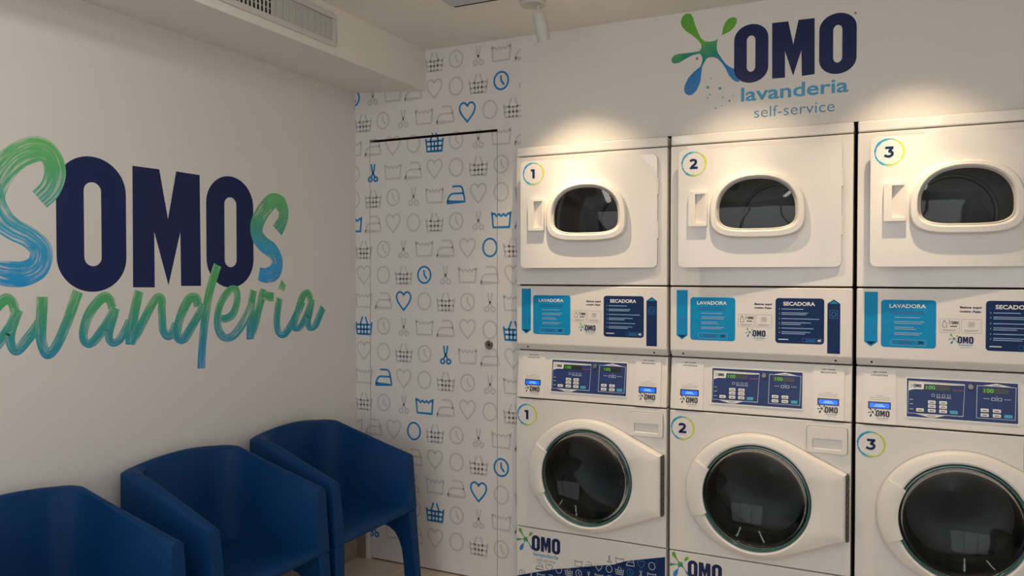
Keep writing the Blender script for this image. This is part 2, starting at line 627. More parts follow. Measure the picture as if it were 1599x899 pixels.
# ------------------------------------------------------------------ artwork data (metres)
STROKES= [('S', [(1.586, 1.676, 0.067), (1.622, 1.715, 0.069), (1.639, 1.774, 0.073), (1.618, 1.826, 0.074), (1.572, 1.835, 0.081), (1.509, 1.799, 0.08), (1.459, 1.736, 0.082), (1.438, 1.672, 0.08), (1.46, 1.613, 0.079), (1.501, 1.578, 0.07), (1.551, 1.554, 0.068), (1.589, 1.516, 0.073), (1.578, 1.464, 0.077), (1.534, 1.44, 0.079), (1.488, 1.439, 0.079), (1.45, 1.445, 0.07)]),
 ('s', [(2.657, 1.63, 0.069), (2.691, 1.677, 0.061), (2.697, 1.718, 0.064), (2.679, 1.751, 0.072), (2.645, 1.762, 0.065), (2.608, 1.745, 0.073), (2.557, 1.691, 0.074), (2.533, 1.643, 0.073), (2.538, 1.602, 0.07), (2.572, 1.568, 0.072), (2.626, 1.539, 0.072), (2.657, 1.494, 0.067), (2.639, 1.448, 0.075), (2.589, 1.432, 0.066), (2.545, 1.44, 0.057)]),
 ('l', [(1.404, 1.475, 0.029), (1.392, 1.384, 0.029), (1.388, 1.292, 0.028), (1.395, 1.234, 0.025), (1.411, 1.216, 0.028), (1.428, 1.242, 0.028)]),
 ('a', [(1.504, 1.323, 0.031), (1.496, 1.351, 0.03), (1.477, 1.362, 0.035), (1.452, 1.343, 0.034), (1.425, 1.306, 0.033), (1.408, 1.257, 0.029), (1.408, 1.222, 0.027), (1.422, 1.206, 0.027), (1.443, 1.216, 0.031), (1.466, 1.245, 0.033), (1.493, 1.286, 0.031), (1.51, 1.321, 0.027)]),
 ('a', [(1.514, 1.328, 0.034), (1.499, 1.293, 0.035), (1.489, 1.258, 0.033), (1.489, 1.227, 0.029), (1.5, 1.204, 0.029), (1.514, 1.203, 0.032), (1.536, 1.227, 0.035), (1.564, 1.261, 0.034), (1.581, 1.292, 0.026)]),
 ('v', [(1.591, 1.366, 0.038), (1.589, 1.325, 0.037), (1.586, 1.277, 0.037), (1.586, 1.23, 0.035), (1.595, 1.196, 0.033), (1.607, 1.181, 0.033), (1.627, 1.192, 0.035), (1.65, 1.229, 0.036), (1.675, 1.284, 0.037), (1.695, 1.335, 0.038), (1.713, 1.381, 0.038)]),
 ('a', [(1.84, 1.32, 0.035), (1.832, 1.348, 0.034), (1.81, 1.359, 0.036), (1.782, 1.34, 0.037), (1.752, 1.302, 0.037), (1.733, 1.253, 0.033), (1.732, 1.219, 0.03), (1.749, 1.202, 0.028), (1.772, 1.212, 0.034), (1.798, 1.241, 0.037), (1.829, 1.283, 0.035), (1.847, 1.318, 0.031)]),
 ('a', [(1.852, 1.32, 0.038), (1.84, 1.286, 0.04), (1.829, 1.247, 0.035), (1.827, 1.216, 0.03), (1.841, 1.199, 0.028), (1.864, 1.205, 0.031), (1.887, 1.231, 0.034), (1.91, 1.271, 0.035)]),
 ('n', [(1.949, 1.377, 0.038), (1.936, 1.331, 0.04), (1.927, 1.294, 0.041), (1.919, 1.25, 0.045), (1.91, 1.186, 0.04)]),
 ('n', [(1.916, 1.189, 0.028), (1.942, 1.228, 0.035), (1.966, 1.268, 0.036), (1.993, 1.312, 0.036), (2.016, 1.343, 0.034), (2.033, 1.353, 0.03), (2.046, 1.342, 0.035), (2.046, 1.306, 0.035), (2.048, 1.263, 0.035), (2.052, 1.229, 0.035), (2.069, 1.208, 0.034), (2.091, 1.215, 0.04), (2.112, 1.247, 0.041)]),
 ('d', [(2.216, 1.312, 0.044), (2.21, 1.337, 0.043), (2.194, 1.348, 0.036), (2.169, 1.338, 0.041), (2.142, 1.297, 0.042), (2.12, 1.246, 0.04), (2.114, 1.207, 0.039), (2.13, 1.188, 0.034), (2.154, 1.196, 0.041), (2.187, 1.238, 0.04), (2.221, 1.285, 0.038), (2.241, 1.32, 0.033)]),
 ('d', [(2.315, 1.475, 0.04), (2.281, 1.39, 0.041), (2.26, 1.315, 0.041), (2.246, 1.241, 0.041), (2.236, 1.161, 0.039), (2.229, 1.066, 0.039)]),
 ('e', [(2.319, 1.261, 0.033), (2.354, 1.256, 0.033), (2.395, 1.274, 0.038), (2.417, 1.321, 0.037), (2.416, 1.366, 0.037), (2.395, 1.378, 0.028), (2.368, 1.364, 0.034), (2.333, 1.324, 0.036), (2.315, 1.275, 0.037), (2.315, 1.226, 0.038), (2.332, 1.192, 0.037), (2.361, 1.177, 0.032), (2.401, 1.187, 0.04), (2.447, 1.229, 0.044), (2.485, 1.284, 0.041), (2.501, 1.318, 0.031)]),
 ('r', [(2.513, 1.369, 0.039), (2.5, 1.313, 0.041), (2.493, 1.238, 0.042), (2.492, 1.161, 0.045)]),
 ('r', [(2.496, 1.166, 0.031), (2.52, 1.225, 0.043), (2.542, 1.288, 0.041), (2.563, 1.345, 0.044), (2.573, 1.372, 0.036)]),
 ('r', [(2.569, 1.349, 0.037), (2.602, 1.34, 0.04), (2.633, 1.338, 0.039)]),
 ('i', [(2.669, 1.331, 0.041), (2.656, 1.277, 0.041), (2.651, 1.229, 0.041), (2.659, 1.187, 0.039), (2.68, 1.167, 0.029), (2.711, 1.177, 0.039), (2.751, 1.218, 0.042), (2.796, 1.277, 0.044), (2.82, 1.314, 0.04)]),
 ('a', [(2.873, 1.319, 0.042), (2.866, 1.341, 0.04), (2.848, 1.352, 0.031), (2.82, 1.333, 0.042), (2.792, 1.278, 0.043), (2.764, 1.217, 0.041), (2.761, 1.199, 0.037), (2.782, 1.189, 0.029), (2.814, 1.205, 0.039), (2.852, 1.256, 0.042), (2.88, 1.312, 0.039)]),
 ('a', [(2.885, 1.321, 0.043), (2.871, 1.268, 0.043), (2.856, 1.224, 0.043), (2.863, 1.196, 0.04), (2.884, 1.186, 0.03), (2.913, 1.202, 0.042), (2.943, 1.246, 0.043), (2.966, 1.278, 0.044)])]
IDOT= [(2.68, 1.414), (2.71, 1.389), (2.699, 1.361), (2.659, 1.373)]
M1= [(1.926, 1.826), (2.04, 1.827), (2.077, 1.645), (2.116, 1.828), (2.228, 1.827), (2.231, 1.392), (2.135, 1.393), (2.133, 1.598), (2.077, 1.396), (2.016, 1.593), (2.016, 1.389), (1.924, 1.391)]
LM= [(-0.4279, 2.4232), (-0.368, 2.4215), (-0.349, 2.3297), (-0.3303, 2.4217), (-0.2719, 2.4205), (-0.2705, 2.2064), (-0.3169, 2.2044), (-0.3191, 2.304), (-0.3488, 2.2085), (-0.3794, 2.3081), (-0.3788, 2.2046), (-0.4267, 2.2059)]
BLOB= [(-0.7677, 2.509), (-0.7478, 2.5052), (-0.7393, 2.4901), (-0.7302, 2.4593), (-0.7177, 2.4255), (-0.7053, 2.3993), (-0.6905, 2.3861), (-0.6685, 2.3813), (-0.6515, 2.3825), (-0.638, 2.389), (-0.6418, 2.369), (-0.6426, 2.3497), (-0.6368, 2.3319), (-0.6222, 2.3082), (-0.6077, 2.287), (-0.5933, 2.2732), (-0.5742, 2.2613), (-0.5669, 2.2388), (-0.5502, 2.207), (-0.5644, 2.2086), (-0.5787, 2.2183), (-0.5931, 2.2368), (-0.6076, 2.2676), (-0.6221, 2.2911), (-0.6391, 2.3102), (-0.656, 2.3181), (-0.6706, 2.3189), (-0.6828, 2.3154), (-0.6926, 2.2994), (-0.7008, 2.2832), (-0.7037, 2.2589), (-0.707, 2.2248), (-0.7216, 2.1918), (-0.7389, 2.1747), (-0.7538, 2.1727), (-0.7689, 2.1817), (-0.775, 2.1972), (-0.7715, 2.2168), (-0.7566, 2.245), (-0.7343, 2.2672), (-0.7072, 2.2864), (-0.7, 2.3077), (-0.7, 2.3224), (-0.7075, 2.3356), (-0.7149, 2.338), (-0.7421, 2.3349), (-0.7695, 2.3233), (-0.7945, 2.3114), (-0.8148, 2.3098), (-0.826, 2.3176), (-0.8275, 2.3328), (-0.8174, 2.344), (-0.7947, 2.3488), (-0.7646, 2.3475), (-0.7347, 2.3473), (-0.7124, 2.3495), (-0.7041, 2.3598), (-0.7052, 2.3771), (-0.7176, 2.3935), (-0.7399, 2.4162), (-0.7674, 2.4372), (-0.7851, 2.4594), (-0.7892, 2.4774), (-0.7827, 2.4988)]
DROP= [(-0.6226, 2.4006), (-0.618, 2.4292), (-0.6085, 2.4521), (-0.5942, 2.4646), (-0.5776, 2.4681), (-0.5633, 2.4612), (-0.5633, 2.4458), (-0.5703, 2.4299), (-0.5892, 2.4131)]
DOTS= [(-0.7212, 2.32, 0.0061), (-0.6774, 2.198, 0.0061), (-0.6288, 2.1886, 0.0061), (-0.6654, 2.2326, 0.0026), (-0.6685, 2.1677, 0.0036), (-0.6782, 2.1544, 0.0031), (-0.6176, 2.1509, 0.0031), (-0.5907, 2.1347, 0.0041), (-0.6454, 2.1106, 0.0031), (-0.6213, 2.1181, 0.002), (-0.5769, 2.1537, 0.002)]
def icon_paths(kind):
    """line drawing in a box about 1 wide: list of (points, closed)"""
    if kind == 'basket':
        return [([(-.5, .18), (-.42, -.45), (.42, -.45), (.5, .18)], False), ([(-.47, .04), (.47, .04)], False), ([(-.45, -.2), (.45, -.2)], False),
                ([(-.2, .04), (-.19, -.45)], False), ([(0, .04), (0, -.45)], False), ([(.2, .04), (.19, -.45)], False),
                ([(-.24, .04), (-.09, .45)], False), ([(.24, .04), (.09, .45)], False)]
    if kind == 'clock':
        return [([(x * .98, y * 1.08) for x, y in circle(0, 0, .38, 28)], True), ([(-.02, .24), (0, 0), (.16, -.2)], False)]
    if kind == 'scissors':
        return [([(-.11, .45), (-.06, .1), (.11, -.2)], False), ([(.11, .45), (.06, .1), (-.11, -.2)], False), (circle(-.17, -.33, .11, 14), True), (circle(.17, -.33, .11, 14), True)]
    if kind == 'basin':
        return [([(-.5, .38), (-.43, -.36), (.43, -.36), (.5, .38)], False),
                (spline([(-.48, .24), (-.36, .30), (-.24, .17), (-.12, .27), (0, .17), (.12, .27), (.24, .17), (.36, .29), (.48, .24)], 3), False)]
    if kind == 'iron':
        return [(spline([(-.22, .38), (.2, .38), (.34, .28), (.42, 0), (.5, -.38)], 4) + [(-.5, -.38)] + spline([(-.5, -.38), (-.42, -.16), (-.3, -.01), (-.12, .03), (.42, .03)], 4)[1:], False)]
    if kind == 'heart':
        h = spline([(0, .30), (.12, .42), (.27, .44), (.40, .32), (.42, .14), (.30, -.12), (.0, -.47)], 5)
        return [(h + [(-x, y) for x, y in reversed(h[:-1])][:-1], True)]
    return [([(x * .98, y * 1.12) for x, y in circle(0, 0, .38, 28)], True)]


SEQ = ['basket', 'clock', 'scissors', 'basin', 'iron', 'heart', 'circle']


def put_icon(f, kind, x, y, s, w, m, k=0, mask=None):
    for pts, cl in icon_paths(kind):
        f.stroke([(x + a * s, y + b * s) for a, b in pts], w, m, closed=cl, k=k)


LO = (-0.5733, 2.1985)         # artwork origin of the splash logo: foot of its first letter


def logo(f, x, y, s, colour=True, sub=True, fine=True, k=0):
    """splash logo with the three letters; (x, y) is the foot of the first letter, s the scale"""
    P = lambda p: (x + (p[0] - LO[0]) * s, y + (p[1] - LO[1]) * s)

    class _T:
        pass

    def put(o, m, holes=(), kk=0):
        o = [(p[0] - LO[0], p[1] - LO[1]) for p in o]
        holes = [[(p[0] - LO[0], p[1] - LO[1]) for p in h] for h in holes]
        f.poly(o, m, holes, k=k + kk, T=lambda a, b: (x + a * s, y + b * s))
    sp = 'splash_print' if colour else 'black_print'
    nv = 'navy_logo' if colour else 'black_print'
    put(BLOB, sp)
    put(DROP, sp)
    if fine:
        for i, (a, b, r) in enumerate(DOTS):
            put(circle(a, b, r, 12), 'teal_dot' if 0 < i < 3 else 'dot_grey')
    put(stadium(-0.5733, -0.4417, 2.1985, 2.430, 0.058), nv, [stadium(-0.524, -0.4911, 2.242, 2.385, 0.020)], 1)
    put(LM, nv, kk=1)
    put(stadium(-0.2549, -0.1233, 2.1980, 2.428, 0.058), nv, [stadium(-0.2053, -0.1733, 2.241, 2.383, 0.020)], 1)
    if fine:
        put(circle(-0.1285, 2.419, 0.005, 12), 'dot_grey')
    if sub:
        a, b = P((-0.5453, 2.126)), P((-0.1506, 2.1815))
        f.text('lavanderia', a[0], b[0], a[1], b[1], 'logo_text' if colour else 'grey_print', 0.022, k=k)
        a, b = P((-0.4946, 2.058)), P((-0.1985, 2.1005))
        f.text('self-service', a[0], b[0], a[1], b[1], 'logo_text_thin' if colour else 'grey_print', -0.004, k=k)


# ------------------------------------------------------------------ setting
b = MB()
b.face([(XL - .1, YF - .1, 0), (XR + .1, YF - .1, 0), (XR + .1, W + .06, 0), (XL - .1, W + .06, 0)], 'floor_tile')
b.face([(-1.53, W + .06, 0), (0.59, W + .06, 0), (0.59, W + .8, 0), (-1.53, W + .8, 0)], 'floor_tile')
struct('floor', b)
b = MB()
b.box((XL - .1, YF - .1, ZC), (XR + .1, W + .1, ZC + .08), 'ceiling_paint')
struct('ceiling', b)
b = MB()
b.box((XL - .1, YF - .1, 0), (XL, W + .1, ZC), 'wall_paint')
struct('wall_left', b)
b = MB()
b.box((XR, YF - .1, 0), (XR + .1, W + .1, ZC), 'wall_paint')
struct('wall_right', b)
# front wall with the shop window
b = MB()
wx0, wx1, wz1 = -2.0, 1.45, 2.3
b.box((XL, YF - .1, 0), (wx0, YF, ZC), 'wall_paint')
b.box((wx1, YF - .1, 0), (XR, YF, ZC), 'wall_paint')
b.box((wx0, YF - .1, wz1), (wx1, YF, ZC), 'wall_paint')
struct('wall_front', b)
b = MB()
for x in (wx0, wx0 + 1.15, wx0 + 2.3, wx1 - .06):
    b.box((x, YF - .08, 0.06), (x + .06, YF - .02, wz1), 'frame_metal')
b.box((wx0, YF - .08, 0), (wx1, YF - .02, .06), 'frame_metal')
b.box((wx0, YF - .08, wz1 - .06), (wx1, YF - .02, wz1), 'frame_metal')
struct('window_1', b, bevel=0.004)

# back wall: wallpapered strip by the door, plain above and beside the machines, a recess for the machines
DX0, DX1, DZ = -2.3575, -1.6385, 2.1065
PX, MX0, MX1, MZ = -1.5183, -1.522, 0.5765, 2.012
b = MB()
q = lambda x0, x1, z0, z1, m: b.face([(x0, W, z0), (x1, W, z0), (x1, W, z1), (x0, W, z1)], m)
q(XL, DX0, 0, DZ, 'wallpaper')
q(XL, DX0, DZ, ZC, 'wallpaper')
q(DX0, DX1, DZ, ZC, 'wallpaper')
q(DX1, MX0, 0, DZ, 'wallpaper')
q(DX1, PX, DZ, ZC, 'wallpaper')
q(MX0, PX, MZ, DZ, 'wallpaper')
q(PX, MX1, MZ, ZC, 'wall_paint')
q(MX1, XR, 0, ZC, 'wall_paint')
yb = W + .74
for x in (MX0, MX1):
    b.face([(x, W, 0), (x, yb, 0), (x, yb, MZ), (x, W, MZ)], 'gap_dark')
b.face([(MX0, yb, 0), (MX1, yb, 0), (MX1, yb, MZ), (MX0, yb, MZ)], 'gap_dark')
b.face([(MX0, W, MZ), (MX1, W, MZ), (MX1, yb, MZ), (MX0, yb, MZ)], 'gap_dark')
yd = W + .055
for x in (DX0, DX1):
    b.face([(x, W, 0), (x, yd, 0), (x, yd, DZ), (x, W, DZ)], 'wallpaper')
b.face([(DX0, W, DZ), (DX1, W, DZ), (DX1, yd, DZ), (DX0, yd, DZ)], 'gap_brown')
b.face([(DX0, yd, 0), (DX1, yd, 0), (DX1, yd, DZ), (DX0, yd, DZ)], 'gap_brown')

# laundry icons printed on the wallpaper, running on over the flush door
S1X, S2X, STEP = -2.3955, -2.4565, 0.1197
Z0, ZS = 2.4541, 0.1275
ROWS = [(2, 3, ()), (2, 1, (0, 7)), (1, 0, (5,)), (2, 3, (4,)), (2, 1, (1,)), (2, 6, (5,)), (2, 3, (0, 7)),
        (1, 0, (6,)), (1, 5, (3,)), (1, 3, (2,)), (1, 0, (0, 7)), (1, 5, (4,)), (1, 3, (1,)), (1, 0, (3,)),
        (2, 3, (3,)), (2, 1, (7,)), (2, 6, (6,)), (2, 3, (4,)), (2, 1, (1,))]
fw = Flat(lambda u, v, n: (u, W - n, v), 0.0005)
for r, (st, sh, blues) in enumerate(ROWS):
    x0 = S1X if st == 1 else S2X
    for kx in range(9):
        kind = SEQ[(kx + sh) % 7]
        blue = kx in blues
        put_icon(fw, kind, x0 + kx * STEP, Z0 - r * ZS, 0.097, 0.0090 if blue else 0.0085, 'icon_blue' if blue else 'icon_grey', k=0)


def clipped(mb, x0, x1, z0, z1, mode):
    """triangulated copy of the icon ribbons, cut to a rectangle (in) or with the rectangle taken out (out)"""
    out = MB()
    bm = bmesh.new()
    for f in mb.f:
        try:
            bm.faces.new([bm.verts.new(mb.v[i]) for i in f])
        except ValueError:
            pass
    bm.faces.ensure_lookup_table()
    for i, f in enumerate(bm.faces):
        f.material_index = mb.m[i]
    for co, no in (((x0, 0, 0), (1, 0, 0)), ((x1, 0, 0), (1, 0, 0)), ((0, 0, z0), (0, 0, 1)), ((0, 0, z1), (0, 0, 1))):
        bmesh.ops.bisect_plane(bm, geom=bm.verts[:] + bm.edges[:] + bm.faces[:], plane_co=co, plane_no=no)
    for f in bm.faces:
        c = f.calc_center_median()
        inside = x0 < c.x < x1 and z0 < c.z < z1
        if inside == (mode == 'in'):
            out.face([v.co.copy() for v in f.verts], mb.mats[f.material_index])
    bm.free()
    return out


def merge(dst, src):
    for f, k in zip(src.f, src.m):
        dst.face([src.v[i] for i in f], src.mats[k])


LX0, LX1, LZ0, LZ1 = DX0 + .003, DX1 - .0025, .007, DZ - .012
outer = clipped(fw, XL, PX, 0, ZC, 'in')
merge(b, clipped(outer, DX0, DX1, 0, DZ, 'out'))
struct('wall_back', b, weld=False)
d = MB()
d.box((LX0, W, LZ0), (LX1, W + .042, LZ1), 'wallpaper')
merge(d, clipped(outer, LX0, LX1, LZ0, LZ1, 'in'))
door = struct('door_1', d, weld=False)
b = MB()
lx, lz = -1.6813, 1.1094
b.lathe(lx, lz, [(0.0, W - .004), (0.007, W - .004), (0.0075, W - .008), (0.018, W - .009), (0.0205, W - .006), (0.0205, W + .002)], 'lock_metal', 32)
b.lathe(lx, lz, [(0.0, W - .0045), (0.0065, W - .0045)], 'gap_dark', 20)
b.build('door_lock', door, smooth=30, label='round dark metal lock cylinder')

# soffit along the left wall (its underside drops slightly towards the room)
b = MB()
b.extrude_x([(0, 0), (1, 0), (1, 1), (0, 1)], 0, 1, 'ceiling_paint')
pr = [(XL, 2.353), (SOF_X, 2.3205), (SOF_X, ZC), (XL, ZC)]
b = MB()
vs = [(x, YF, z) for x, z in pr] + [(x, W, z) for x, z in pr]
b.mesh(vs, [(0, 1, 5, 4), (1, 2, 6, 5), (3, 2, 1, 0)], 'ceiling_paint')
struct('trim_1', b, weld=False)

# tiled skirting on the left wall and its short return beside the door
b = MB()
b.box((XL, YF, 0), (XL + .012, W, .135), 'skirting_tile')
struct('baseboard_left', b, bevel=0.002)
b = MB()
b.box((XL + .012, W - .012, 0), (DX0 - .022, W, .135), 'skirting_tile')
struct('baseboard_back', b, bevel=0.002)
b = MB()
b.box((DX0 - .022, W - .014, 0), (DX0 - .004, W, .148), 'trim_white')
b.box((XL + .012, W - .014, .135), (DX0 - .022, W, .148), 'trim_white')
struct('trim_2', b, bevel=0.002)

# ------------------------------------------------------------------ washing machines and dryers
HW = 0.343


def d_shape(ax, up, dn, z0, eu=2.3, el=3.6, n=64):
    pts = []
    for i in range(n):
        a = 2 * PI * i / n
        c, s = math.cos(a), math.sin(a)
        e = eu if s >= 0 else el
        bz = up if s >= 0 else dn
        pts.append((ax * math.copysign(abs(c) ** (2 / e), c), z0 + bz * math.copysign(abs(s) ** (2 / e), s)))
    return pts


def numeral(f, n, x, y, h, m, k=1):
    """heavy sans numeral, drawn about (x, y) with height h"""
    if n == 1:
        P = [(-.20, .5), (.16, .5), (.16, -.5), (-.10, -.5), (-.10, .27), (-.28, .27), (-.32, .30)]
        P = [(-.30, .5), (.16, .5), (.16, -.5), (-.12, -.5), (-.12, .26), (-.30, .26)]
        f.poly([(x + a * h, y + c * h) for a, c in P], m, k=k)
    elif n == 2:
        c = spline([(-.36, .26), (-.22, .37), (0, .39), (.17, .31), (.20, .15), (.10, -.02), (-.10, -.20), (-.26, -.37)], 5)
        f.stroke([(x + a * h, y + c2 * h) for a, c2 in c], h * .24, m, k=k)
        f.poly([(x + a * h, y + c2 * h) for a, c2 in ((-.40, -.5), (.38, -.5), (.38, -.27), (-.18, -.27), (-.40, -.36))], m, k=k)
    else:
        f.poly([(x + a * h, y + c2 * h) for a, c2 in ((-.34, .5), (.34, .5), (.34, .30), (.10, .08), (-.12, .08), (.02, .28), (-.34, .28))], m, k=k)
        c = spline([(-.08, .07), (.08, .05), (.22, -.04), (.25, -.18), (.16, -.32), (-.02, -.39), (-.22, -.36), (-.40, -.28)], 5)
        f.stroke([(x + a * h, y + c2 * h) for a, c2 in c], h * .22, m, k=k)


def text_lines(f, x0, rows, m, h=0.0035, k=2):
    """ruled rows of fine print, too small to read in the photograph"""
    for y, ln in rows:
        f.rect(x0, x0 + ln, y - h / 2, y + h / 2, m, k=k)


def make_dryer(n, xc, label):
    t = thing('tumble_dryer', (xc, MY, 0), label, 'dryer', 'tumble dryers in a row over the washing machines')
    z0, z1, zt = 1.392, 1.9585, 2.003
    c = MB()
    hole = d_shape(.20, .16, .12, 1.69)
    c.plate([(-HW, z0), (HW, z0), (HW, z1), (-HW, z1)], [hole], 0, .02, 'enamel')
    c.box((-HW, .02, z0), (-HW + .012, .69, z1), 'enamel')
    c.box((HW - .012, .02, z0), (HW, .69, z1), 'enamel')
    c.box((-HW, .678, z0), (HW, .69, z1), 'enamel')
    c.box((-HW, .02, z0), (HW, .678, z0 + .01), 'enamel')
    c.build('cabinet', t, bevel=0.003, weld=False)
    b = MB()
    b.box((-HW, 0.0, 1.9625), (HW, .69, zt), 'enamel')
    b.build('top_panel', t, bevel=0.006, seg=3)
    # drum with lifters
    b = MB()
    b.lathe(0, 1.69, [(.215, .022), (.215, .03), (.285, .05), (.285, .58), (.26, .60), (0.001, .60)], 'drum_grey', 48)
    b.lathe(0, 1.69, [(.217, .021), (.205, .024), (.205, .050), (.217, .055)], 'steel_bright', 48)
    for yy, mm in ((.06, 'drum_reflection'), (.13, 'drum_reflection'), (.21, 'drum_reflection'), (.33, 'drum_reflection')):  # pale rings added in place of the reflections in the window
        b.lathe(0, 1.69, [(.2845, yy), (.276, yy + .006), (.276, yy + .020), (.2845, yy + .026)], mm, 48)
    b.lathe(0, 1.69, [(.17, .598), (.165, .585), (.155, .585), (.15, .598)], 'steel', 48)
    b.build('drum', t, smooth=40)
    for a in (20, 140, 260):
        b = MB()
        a = math.radians(a)
        ca, sa = math.cos(a), math.sin(a)
        loops = []
        for y in (.07, .57):
            loops.append([((.285 - d) * ca - w * sa, y, 1.69 + (.285 - d) * sa + w * ca) for d, w in ((0, -.045), (.05, -.018), (.06, 0), (.05, .018), (0, .045))])
        b.loft(loops, 'steel', closed=False, cap0=True, cap1=True)
        b.build('lifter', t, smooth=40)
    # door, hinged on the right and standing slightly open
    hx = 0.302
    dw = 0.604
    door = MB()
    dz0, dz1 = 1.465, 1.9325
    gl = [(x - hx, z) for x, z in d_shape(.158, .144, .080, 1.682)]
    door.plate(rrect(-dw, 0, dz0, dz1, .022), [gl], -.030, -.0225, 'enamel')
    do = door.build('door', t, bevel=0.003, seg=3, weld=False)
    do.location = (hx, .018, 0)
    do.rotation_euler = (0, 0, math.radians(3.9))
    b = MB()
    sl = rrect(-dw + .006, -.004, dz0 + .006, dz1 - .006, .018)
    b.plate(sl, [[(x - hx, z) for x, z in d_shape(.166, .150, .088, 1.682)]], -.023, -.0186, 'rubber')  # added dark plate, stands in for the shade in the door gap
    b.build('door_gap_shade', do, weld=False, label='dark plate painting the shade behind the door')
    # raised window frame
    b = MB()
    S = lambda a, u, dn: [(x - hx, z) for x, z in d_shape(a, u, dn, 1.682)]
    A, B_, C_, D_ = S(.177, .152, .104), S(.171, .147, .098), S(.154, .136, .080), S(.149, .131, .074)
    L = lambda s, y: [(x, y, z) for x, z in s]
    b.loft([L(A, -.030), L(A, -.046), L(B_, -.054), L(C_, -.056), L(D_, -.050), L(D_, -.010)], 'plastic_white')
    b.build('window_frame', do, smooth=40)
    b = MB()
    E1, E2 = S(.1495, .1315, .0745), S(.1405, .1235, .0675)
    b.loft([L(E1, -.038), L(E2, -.044), L(E2, -.036)], 'steel_bright')
    b.build('window_bezel', do, smooth=40)
    b = MB()
    G0 = [(x, -.040, z) for x, z in E2]
    rings = [G0]
    for s_ in (.7, .4, .1):
        rings.append([(-hx + (x + hx) * s_, -.040 - .006 * (1 - s_ * s_), 1.69 + (z - 1.69) * s_) for x, _, z in G0])
    b.loft(rings, 'dryer_glass', cap1=True)
    b.build('window_glass', do, smooth=60)
    # recessed pull handle
    b = MB()
    x0, x1, h0, h1 = -.259 - hx, -.187 - hx, 1.627, 1.762
    b.plate(rrect(x0, x1, h0, h1, .006), [rrect(x0 + .026, x1 - .006, h0 + .012, h1 - .008, .004)], -.050, -.030, 'plastic_white')
    b.face([(x0 + .026, -.0305, h0 + .012), (x0 + .026, -.0305, h1 - .008), (x1 - .006, -.049, h1 - .008), (x1 - .006, -.049, h0 + .012)], 'plastic_white')
    b.build('handle', do, bevel=0.003, weld=False)
    f = Flat(lambda u, v, nn: (u - hx, -.030 - nn, v))
    f.ring(-.241, 1.876, .0435, .0495, 'badge_ring', wob=.0010)
    numeral(f, n, -.241, 1.876, .040, 'navy_print')
    f.build('number_badge', do, weld=False, label='round sticker with the number %d in a blue and green ring' % n)
    # hinge edge
    for hz in (1.62, 1.80):
        b = MB()
        b.box((-.001, -.029, hz - .035), (.005, -.018, hz + .035), 'plastic_white')
        b.build('hinge', do, bevel=0.002)
    # console below the drum
    b = MB()
    b.extrude_x([(0, 1.386), (0, 1.1265), (.026, 1.099), (.12, 1.099), (.12, 1.386)], -HW, HW, 'console_white')
    con = b.build('console_panel', t, bevel=0.005, seg=3)
    P = lambda u, v, nn: (u, -nn, v)
    f = Flat(P)
    f.poly([(-.3165, 1.3735), (-.2715, 1.3735), (-.2715, 1.189), (-.294, 1.172), (-.3165, 1.189)], 'cyan_print')
    f.poly([(-.312, 1.1905), (-.276, 1.1905), (-.294, 1.179)], 'navy_print', k=1)
    f.stroke(rrect(-.308, -.280, 1.222, 1.252, .003, 3), .0016, 'cyan_deep', closed=True, k=1)
    f.rect(-.306, -.282, 1.2565, 1.2605, 'cyan_deep', k=1)
    f.ring(-.294, 1.235, .007, .009, 'cyan_deep', k=1, n=20)
    f.build('arrow_sticker', con, weld=False, label='light blue arrow sticker pointing down')
    f = Flat(P)
    f.poly(rrect(-.2605, -.0825, 1.172, 1.345, .012), 'cyan_print')
    f.text('LAVADORA', -.233, -.115, 1.3155, 1.330, 'white_print', .026, k=1)
    f.rect(-.229, -.122, 1.3015, 1.3045, 'navy_line', k=1)
    f.rect(-.231, -.120, 1.2945, 1.2975, 'navy_line', k=1)
    text_lines(f, -.216, [(1.281, .082), (1.266, .096), (1.2595, .088), (1.2455, .062), (1.239, .070), (1.225, .090), (1.219, .080)], 'pale_print', .0028)
    for yy in (1.281, 1.263, 1.243, 1.223):
        f.rect(-.224, -.221, yy - .002, yy + .002, 'navy_line', k=1)
    f.stroke(rrect(-.228, -.113, 1.181, 1.201, .004, 3), .001, 'pale_print', closed=True, k=1)
    f.ring(-.217, 1.191, .0045, .006, 'navy_line', k=1, n=20)
    text_lines(f, -.205, [(1.1945, .05), (1.1875, .046)], 'navy_line', .003)
    f.text('30', -.140, -.122, 1.186, 1.197, 'navy_print', .05, k=1)
    f.build('instruction_sticker', con, weld=False, label='light blue sticker reading LAVADORA')
    f = Flat(P)
    f.poly(rrect(.0695, .2455, 1.172, 1.346, .012), 'navy_print')
    f.text('SECADORA', .098, .213, 1.317, 1.332, 'white_print', .026, k=1)
    text_lines(f, .092, [(1.304, .080), (1.2895, .096), (1.2835, .090), (1.267, .136), (1.252, .106), (1.2455, .070), (1.2305, .116), (1.216, .104), (1.2095, .086)], 'pale_print', .0028)
    for yy in (1.304, 1.287, 1.267, 1.249, 1.2305, 1.213):
        f.rect(.083, .0855, yy - .0022, yy + .0022, 'pale_print', k=1)
    text_lines(f, .081, [(1.187, .036)], 'light_print', .004)
    f.stroke(rrect(.168, .240, 1.179, 1.194, .004, 3), .0009, 'cyan_deep', closed=True, k=1)
    text_lines(f, .180, [(1.1885, .036), (1.183, .034)], 'cyan_deep', .0025)
    f.text('45', .221, .235, 1.182, 1.1905, 'white_print', .05, k=1)
    f.build('instruction_sticker', con, weld=False, label='navy sticker reading SECADORA')
    f = Flat(P)
    f.poly([(.2565, 1.139), (.3015, 1.139), (.3015, 1.327), (.279, 1.343), (.2565, 1.327)], 'navy_print')
